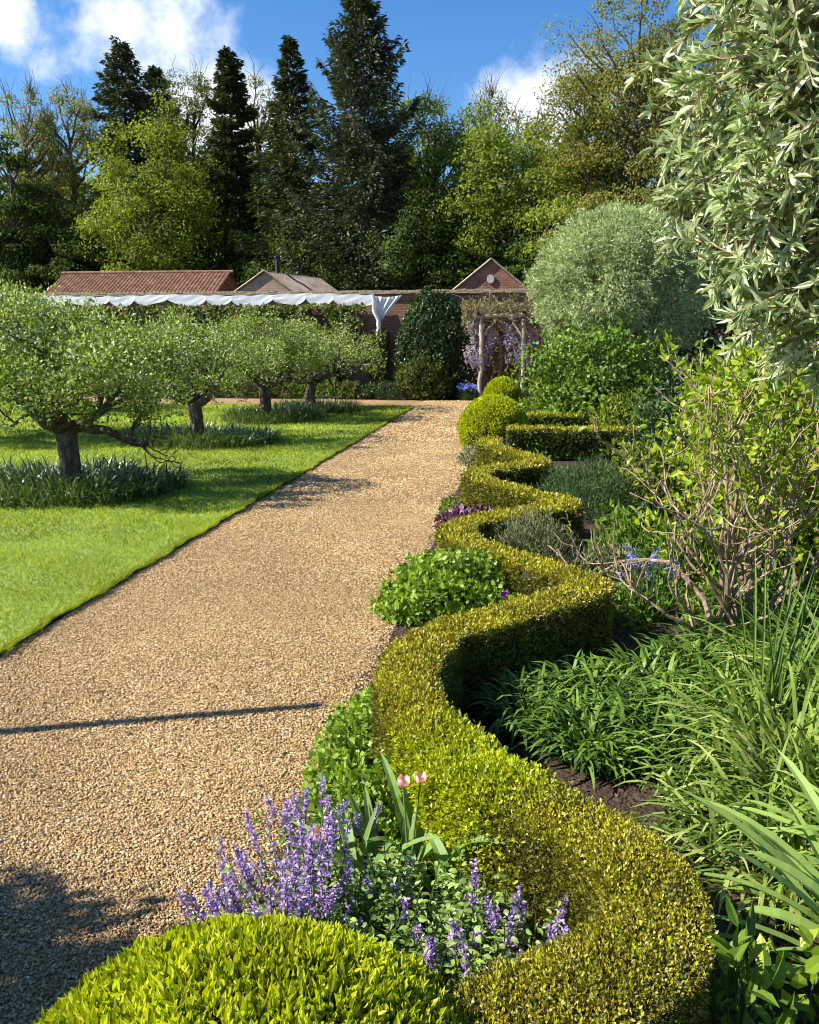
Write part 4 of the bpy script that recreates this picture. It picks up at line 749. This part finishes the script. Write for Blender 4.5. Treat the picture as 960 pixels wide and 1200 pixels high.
mound('thyme_clump', 'dull grey brown low clump at the path edge before the box ball', 'plant', (-.6, 10.9), .26, .4, .22, M['grey_green'], 2200, .05, .02, 'diamond', seed=28)
mound('sage_plant', 'low grey green plant right of the lavender bush', 'plant', (.62, 5.35), .32, .32, .26, M['grey_green'], 2600, .06, .014, 'lance', seed=29, up=.5)
mound('herb_clump', 'loose green ground covering patch just beyond the first hedge tip', 'plant', (.62, 4.75), .2, .3, .16, M['fresh'], 900, .06, .02, 'lance', seed=45, up=.3)
mound('herb_clump', 'yellowish green leafy patch between the lavender bush and twiggy shrub', 'plant', (.78, 5.8), .28, .3, .3, M['fresh'], 1600, .07, .02, 'lance', seed=44, up=.5)
mound('herb_clump', 'bright green lance leaved plant behind the hedge tip', 'plant', (.85, 6.1), .3, .3, .36, M['fresh'], 1500, .09, .028, 'lance', seed=30, up=.6)
mound('herb_clump', 'pale green leafy clump below the far box ball', 'plant', (.0, 15.6), .6, .5, .5, M['fresh'], 3000, .08, .04, 'leaf', seed=31)
mound('herb_clump', 'mixed green clump right of the farther straight hedge', 'plant', (1.6, 13.2), .6, .6, .8, M['mid_green'], 3500, .08, .04, 'leaf', seed=32)
mound('herb_clump', 'tall loose green clump between the silver pear and the pergola', 'plant', (.9, 17.5), .8, .8, 1.3, M['mid_green'], 5000, .1, .05, 'leaf', seed=33)
mound('herb_clump', 'low green clump left of the second hedge tip', 'plant', (.15, 9.6), .28, .3, .3, M['fresh'], 1400, .06, .02, 'lance', seed=34)
def strap_clump(name, label, cat, c, rx, ry, n, L, Wd, th, dr, m, group=None, k=6, cols=2, bias=None, seed=0, thr=-2):
    r = empty(name, (c[0], c[1], 0)); tag(r, label, cat, group); a = uni(0, 6.28, n); q = np.sqrt(uni(0, 1, n)); b0 = np.stack([np.cos(a)*q*rx, np.sin(a)*q*ry, 0*a], -1)
    b0 = b0[wave(b0, 5, seed) > thr]; n = len(b0); az = np.arctan2(b0[:, 1]/ry, b0[:, 0]/rx)+rng.normal(0, .9, n) if bias is None else bias[0]+rng.normal(0, bias[1], n)
    a_ = [uni(*L, n), uni(*Wd, n), uni(*th, n), uni(*dr, n)]
    if n <= 20:
        for q in range(n):
            mb = MB(); blades(mb, b0[q:q+1], az[q:q+1], *[v[q:q+1] for v in a_], k, cols); mb.build('leaf', m, r)
    else:
        mb = MB(); blades(mb, b0, az, *a_, k, cols); mb.build('leaves', m, r)
    return r
# dense daylilies built from several crowns
for i, (x, y, s) in enumerate(((.08, 3.28, .9), (.3, 3.05, .95), (.36, 3.42, 1), (.62, 3.2, 1), (.62, 3.62, 1), (.9, 3.4, 1.05), (.88, 3.85, 1), (.12, 3.55, .8))):
    strap_clump('daylily_clump', ['dark green daylily tuft deepest inside the first hedge bend', 'daylily tuft nearest the camera along the hedge inside the bend', 'central daylily tuft of the dense bed inside the bend', 'daylily tuft right of the central one, toward the open soil',
        'daylily tuft near the hedge tip', 'daylily tuft under the left branches of the twiggy shrub', 'farthest daylily tuft beside the bluebells', 'short daylily tuft in the shade of the hedge'][i], 'daylily', (x, y), .17, .17, 300, (.18*s, .32*s), (.011, .019), (.8, 1.5), (1.5, 2.8), M['strap'], 'daylily tufts inside the hedge bend', seed=i)
for i, (x, y, L0, L1, w0, w1, m, n) in enumerate(((1.0, 2.95, .3, .6, .012, .022, 'strap_light', 210), (1.35, 3.3, .35, .75, .012, .022, 'strap_light', 260), (1.05, 2.5, .25, .5, .01, .018, 'strap_light', 260), (1.5, 2.75, .35, .7, .014, .024, 'strap', 220), (.82, 2.65, .15, .35, .008, .014, 'strap_light', 130), (1.75, 3.4, .5, .95, .012, .02, 'strap', 160), (1.3, 2.2, .3, .5, .012, .02, 'strap_light', 200), (1.3, 3.9, .3, .6, .012, .022, 'strap', 200), (.85, 2.35, .25, .45, .01, .018, 'strap_light', 190), (1.1, 2.75, .3, .6, .012, .022, 'strap_light', 230), (.72, 3.0, .2, .36, .01, .016, 'strap', 170), (.7, 2.35, .15, .3, .008, .014, 'strap_light', 90))):
    strap_clump('strap_leaf_clump', ['light green arching leaves just right of the daylilies', 'tall light green arching leaves under the right branches', 'sprawling flat light green leaves behind the hedge corner', 'darker arching leaves near the right edge', 'small sparse pale tuft on the bare soil by the hedge',
        'tallest upright narrow leaves at the right edge', 'sprawling leaves above the broad iris blades', 'green arching leaves beneath the root of the twiggy shrub', 'pale sprawling leaves nearest the hedge beside the iris fans', 'light arching leaves in the middle of the right hand bed', 'dark green tuft in front of the soil patch beside the daylilies', 'small sparse tuft on the soil right against the hedge'][i], 'plant', (x, y), .24, .24, n, (L0, L1), (w0, w1), (.5, 1.5), (.9, 2.6), M[m], 'arching strap leaved clumps at right', seed=20+i)
def tall_stems():
    for i, (x, y, n, h) in enumerate(((.98, 3.15, 16, .8), (1.42, 2.85, 22, 1.0))):
        r = strap_clump('tall_grass_tuft', ['upright tuft of long thin green stems behind the daylilies', 'long thin leaning green stems crossing the right edge'][i], 'plant', (x, y), .06, .06, n*2, (h*.6, h*1.15), (.008, .013), (1.2, 1.55), (.1, .7), M['strap'], 'tall thin stems in the bed', bias=(2.4 if i else 1.2, .8), cols=3)
tall_stems()
strap_clump('iris_plant', 'broad pale green iris blades fanning from the lower right edge', 'iris', (.95, 1.84), .05, .06, 16, (.45, .74), (.034, .048), (.55, 1.15), (.4, 1.5), M['iris'], k=10, cols=3, bias=(2.95, .5))
strap_clump('iris_plant', 'second fan of broad blades at the right edge above the first', 'iris', (1.12, 2.15), .06, .06, 13, (.4, .65), (.026, .038), (.6, 1.2), (.6, 1.7), M['iris'], k=10, cols=3, bias=(2.8, .6))
lowflower('bluebell_clump', 'pale blue bluebells beside the tip of the first hedge bend', 'bluebells', (.78, 4.75), 26, .38, .14, M['strap'], M['blue'], .016, 22, leafn=120, ll=.25, lw=.012, group='bluebells in the bed')
lowflower('bluebell_clump', 'few blue bluebells among the sprawling light leaves at right', 'bluebells', (1.15, 2.62), 7, .3, .16, M['strap'], M['blue'], .014, 20, leafn=50, ll=.25, lw=.012, group='bluebells in the bed')
mound('broad_leaf_weed', 'pale crinkled broad leaf rosette on the soil right of the daylilies', 'plant', (.62, 2.72), .12, .1, .1, M['strap_light'], 40, .11, .05, 'leaf', seed=35, gap=0)
mound('herb_clump', 'small green herb tuft on the bare soil beside the hedge', 'plant', (.52, 2.42), .1, .1, .12, M['fresh'], 220, .035, .014, 'lance', seed=36)
mound('epimedium_plant', 'yellow and green heart shaped leaves at the bottom right corner', 'plant', (.66, 1.68), .15, .12, .34, M['lime'], 150, .055, .036, 'leaf', seed=37, gap=0, shell=.5)
mound('herb_clump', 'bright green lance leaved shoots in front of the hedge at bottom right', 'plant', (.5, 1.6), .11, .1, .38, M['fresh'], 190, .085, .024, 'lance', seed=38, gap=0, shell=.4, up=1)
mound('herb_clump', 'thin leaved green herb below the iris blades', 'plant', (.85, 1.6), .14, .14, .26, M['fresh'], 260, .07, .018, 'lance', seed=39, gap=0, shell=.4, up=.4)
for i, (x, y, rx, ry, h, m, n, ls, lw) in enumerate(((1.35, 4.6, .5, .35, .35, 'fresh', 1800, .07, .025), (2.2, 3.9, .5, .5, .6, 'fresh', 2200, .08, .03), (1.1, 5.3, .35, .3, .45, 'fresh', 1600, .08, .025), (1.2, 8.0, .6, .5, .7, 'mid_green', 3600, .07, .035), (2.9, 6.4, 1.1, .9, 1.7, 'ivy', 9000, .09, .05), (3.3, 9.8, 1.5, 1, 2.7, 'ivy', 12000, .1, .06), (2.1, 2.9, .45, .5, .6, 'ivy', 2200, .07, .03), (1.55, 5.5, .5, .4, .8, 'ivy', 4500, .07, .035))):
    mound('leafy_perennial', ['lance leaved green perennial under the twiggy shrub', 'green perennial mass at the right edge behind the tall stems', 'upright green perennial behind the bluebells', 'mid green mass behind the small lime shrub',
        'dark leafy mass behind the lime shrub', 'tall dark shrub at the right behind the lime shrub and silver foliage', 'dark leaves at the right edge behind the strap leaves', 'dark leafy mass directly behind the bare branched shrub'][i], 'plant', (x, y), rx, ry, h, M[m], n, ls, lw, 'lance' if i < 3 else 'leaf', seed=50+i, shell=.35, gap=.1, up=.4, group='leafy perennials at the back of the bed')

# ------------------------------------------------------------------ catmint and tulips in the front bay
M['catmint'] = leafmat('catmint', [(.1, .17, .03), (.18, .28, .05), (.29, .4, .09), (.42, .5, .2)], .25, .5, .3, nscale=8, var=.25)
def catmint(label, c, n, rx, ry, h, lean, flower_frac, leafk=16, spread=.35, spk=.11):
    r = empty('catmint_plant', (c[0], c[1], 0)); tag(r, label, 'catmint', 'flowering catmint plants'); st = MB(); lf = MB(); fb = MB()
    for i in range(n):
        a = uni(0, 6.28); q = np.sqrt(uni(0, 1)); b0 = np.array([cos(a)*q*rx, sin(a)*q*ry, 0]); H = h*uni(.6, 1.1); d = nrm(np.array([cos(a)*q*spread+lean[0]+rng.normal(0, .12), sin(a)*q*spread+lean[1]+rng.normal(0, .12), 1.]))
        pts = [b0]; 
        for k in range(5): d = nrm(d+rng.normal(0, .06, 3)+np.array([0, 0, .06])); pts.append(pts[-1]+d*H/5)
        pts = np.array(pts); tube(st, pts, [.0028, .0026, .0024, .002, .0018, .0015], 3); fl = uni(0, 1) < flower_frac
        k = leafk; s = uni(.08, .78 if fl else 1, k)*5; j = np.minimum(s.astype(int), 4); f = (s-j)[:, None]; P = pts[j]*(1-f)+pts[j+1]*f; D = runit(k)*np.array([1, 1, .35])+np.array([0, 0, .1])
        leaves(lf, P+D*.008, D, nrm(rng.normal(0, .4, (k, 3))+np.array([0, 0, 1])), uni(.014, .03, k), uni(.011, .021, k), 'leaf')
        if fl:
            L = spk*uni(.6, 1.3); k = 84; wh = np.round(uni(0, 1, k)*7)/7; tt = 1-wh*L/H; tt = np.clip(tt, .05, 1)*5; j = np.minimum(tt.astype(int), 4); f = (tt-j)[:, None]; P = pts[j]*(1-f)+pts[j+1]*f+rng.normal(0, .0035, (k, 3)); D = runit(k)*np.array([1, 1, .5])+np.array([0, 0, .25])
            fb = MB(); leaves(fb, P, D, runit(k), uni(.008, .015, k), uni(.005, .009, k)); fb.build('flower_spike', M['violet'], r)
    st.build('stems', M['stem'], r); lf.build('leaves', M['catmint'], r); return r
catmint('dense violet catmint spikes leaning over the gravel at the left of the bay', (-.57, 1.8), 80, .13, .13, .33, (-.13, .02), .95, 9, .38, .14)
catmint('leafy grey green catmint filling the middle of the front bay', (-.28, 1.78), 190, .25, .26, .22, (0, 0), .1, 20, .35, .07)
catmint('catmint with scattered violet spikes by the inner hedge corner', (.0, 1.72), 60, .13, .18, .25, (0, 0), .4, 16, .3, .07)
catmint('pinkish violet catmint behind the tulip leaves at the path edge', (-.56, 2.12), 26, .1, .12, .28, (-.1, .05), .75, 10, .35, .09)
M['tulip'] = leafmat('tulip', [(.82, .42, .22), (.86, .58, .5), (.84, .66, .7)], .4, .4, .3, var=.15, trcol=(1.1, .9, .8))
M['tulip_leaf'] = leafmat('tulip_leaf', [(.13, .22, .06), (.2, .32, .08), (.3, .42, .13)], .4, .5, .25, nscale=8, var=.2, trcol=(1, 1.15, .5))
def tulip(label, c, az, fl, n=4, L=(.27, .4), h=.34, seed=0, wd=(.03, .044), droop=(.6, 2.2)):
    r = empty('tulip_plant', (c[0], c[1], 0)); tag(r, label, 'tulip', 'tulips in the front bay'); mb = MB(); a = az+np.linspace(-1.6, 1.6, n)+rng.normal(0, .3, n); pass
    for q in range(n):
        mb = MB(); blades(mb, rng.normal(0, .012, (1, 3))*np.array([1, 1, 0]), a[q:q+1], uni(*L, 1), uni(*wd, 1), uni(1.1, 1.5, 1), uni(*droop, 1), 10, 3); mb.build('leaf', M['tulip_leaf'], r)
    for (dx, dy, hh) in fl:
        st = MB(); tube(st, [(0, 0, 0), (dx*.5, dy*.5, hh*.55), (dx, dy, hh)], [.004, .0035, .003], 6); so_ = st.build('stem', M['tulip_leaf'], r); fb = MB(); k = 6; q = np.arange(k)*2*pi/k
        # cupped petals: two rings of bent straps leaning inwards at the tips
        b0 = np.stack([dx+np.cos(q)*.003, dy+np.sin(q)*.003, 0*q+hh], -1); blades(fb, b0, q+rng.normal(0, .15, k), uni(.034, .042, k), .024, .85, uni(-.9, -.5, k), 6, 3, 1., .3); fb.build('flower', M['tulip'], so_, True)
    return r
tulip('tulip with two pink and orange cups and drooping leaves at the back of the bay', (-.3, 2.18), 1.6, [(-.02, .02, .3), (.03, .03, .31)], 5)
tulip('tulip with one soft pink cup leaning left over the catmint', (-.42, 1.98), 2.8, [(-.1, -.02, .26)], 4)
tulip('upright leaved tulip without flower at the left of the bay', (-.46, 2.1), 2.6, [], 4, (.28, .36), wd=(.022, .032), droop=(.1, .6))
tulip('tulip leaves curling down against the hedge at the back of the bay', (-.12, 2.02), .3, [], 4, (.22, .3), droop=(1.6, 2.8))
tulip('tulip leaves lying over the catmint at the front of the bay', (-.22, 1.6), 1.2, [], 3, (.18, .26), droop=(.4, 1.6))
tulip('tulip with tall broad upright leaves left of the two cups', (-.4, 2.12), 2.2, [], 4, (.28, .38), droop=(.3, 1.3))
tulip('tulip leaves arching over towards the hedge right of the two cups', (-.2, 2.12), .6, [], 5, (.28, .38), droop=(1.3, 2.6))
tulip('single tulip leaf and stem poking through the hedge', (.02, 1.42), 1.9, [], 2, (.4, .46), wd=(.016, .02), droop=(.3, 2.0))
# ------------------------------------------------------------------ slender unseen stake added at left, tilted to cast a shadow line across the path
mb = MB(); h = 2.3; L = h/tan(SUN_EL); tx, ty = -.86-L*.972, 3.33-L*.235; bx, by = -3.9, 2.3
tube(mb, [(bx, by, -.02), ((bx+tx)/2+.01, (by+ty)/2, h/2), (tx, ty, h)], [.034, .032, .03], 8)
tag(mb.build('shadow_stake', M['pale_wood']), 'tall thin leaning wooden stake added out of view at left to cast a shadow line', 'stake')
# soil crumbs and leaf litter
def litter():
    mb = MB(); n = 9000; x = uni(-.7, 1.9, n); y = uni(1, 7, n); P = np.stack([x, y, uni(.004, .014, n)], -1); leaves(mb, P, runit(n)*np.array([1, 1, .3]), nrm(runit(n)*.6+np.array([0, 0, 1])), uni(.008, .022, n), uni(.006, .014, n))
    tag(mb.build('leaf_litter', M['litter']), 'brown crumbs and dry leaf litter over the border soil', 'leaf litter', kind='stuff')
M['litter'] = leafmat('litter', [(.03, .02, .014), (.07, .045, .03), (.14, .1, .06), (.25, .19, .12)], 0, .8, .2)
litter()
def debris():
    mb = MB(); n = 420; x = np.concatenate([uni(PE, PR, n//2), PR-np.abs(rng.normal(0, .12, n//2))]); y = uni(1.3, 16, n); P = np.stack([x, y, uni(.008, .014, n)], -1); leaves(mb, P, runit(n)*np.array([1, 1, .15]), nrm(runit(n)*.5+np.array([0, 0, 1])), uni(.012, .03, n), uni(.007, .016, n), 'leaf')
    tag(mb.build('fallen_leaves', M['litter']), 'few dry fallen leaves scattered over the gravel path', 'fallen leaves', kind='stuff')
    mb = MB(); n = 90; x = uni(-7, PE-.2, n); y = uni(4, 13, n); c = np.repeat(np.stack([x, y, np.full(n, .06)], -1), 5, 0); a = np.tile(np.arange(5)*1.257, n); D = np.stack([np.cos(a), np.sin(a), .15+0*a], -1)
    leaves(mb, c, D, np.tile([0, 0, 1.], (n*5, 1)), .011, .009); tag(mb.build('lawn_daisies', M['blossom']), 'tiny white daisies dotted through the lawn', 'daisies', kind='stuff')
debris()
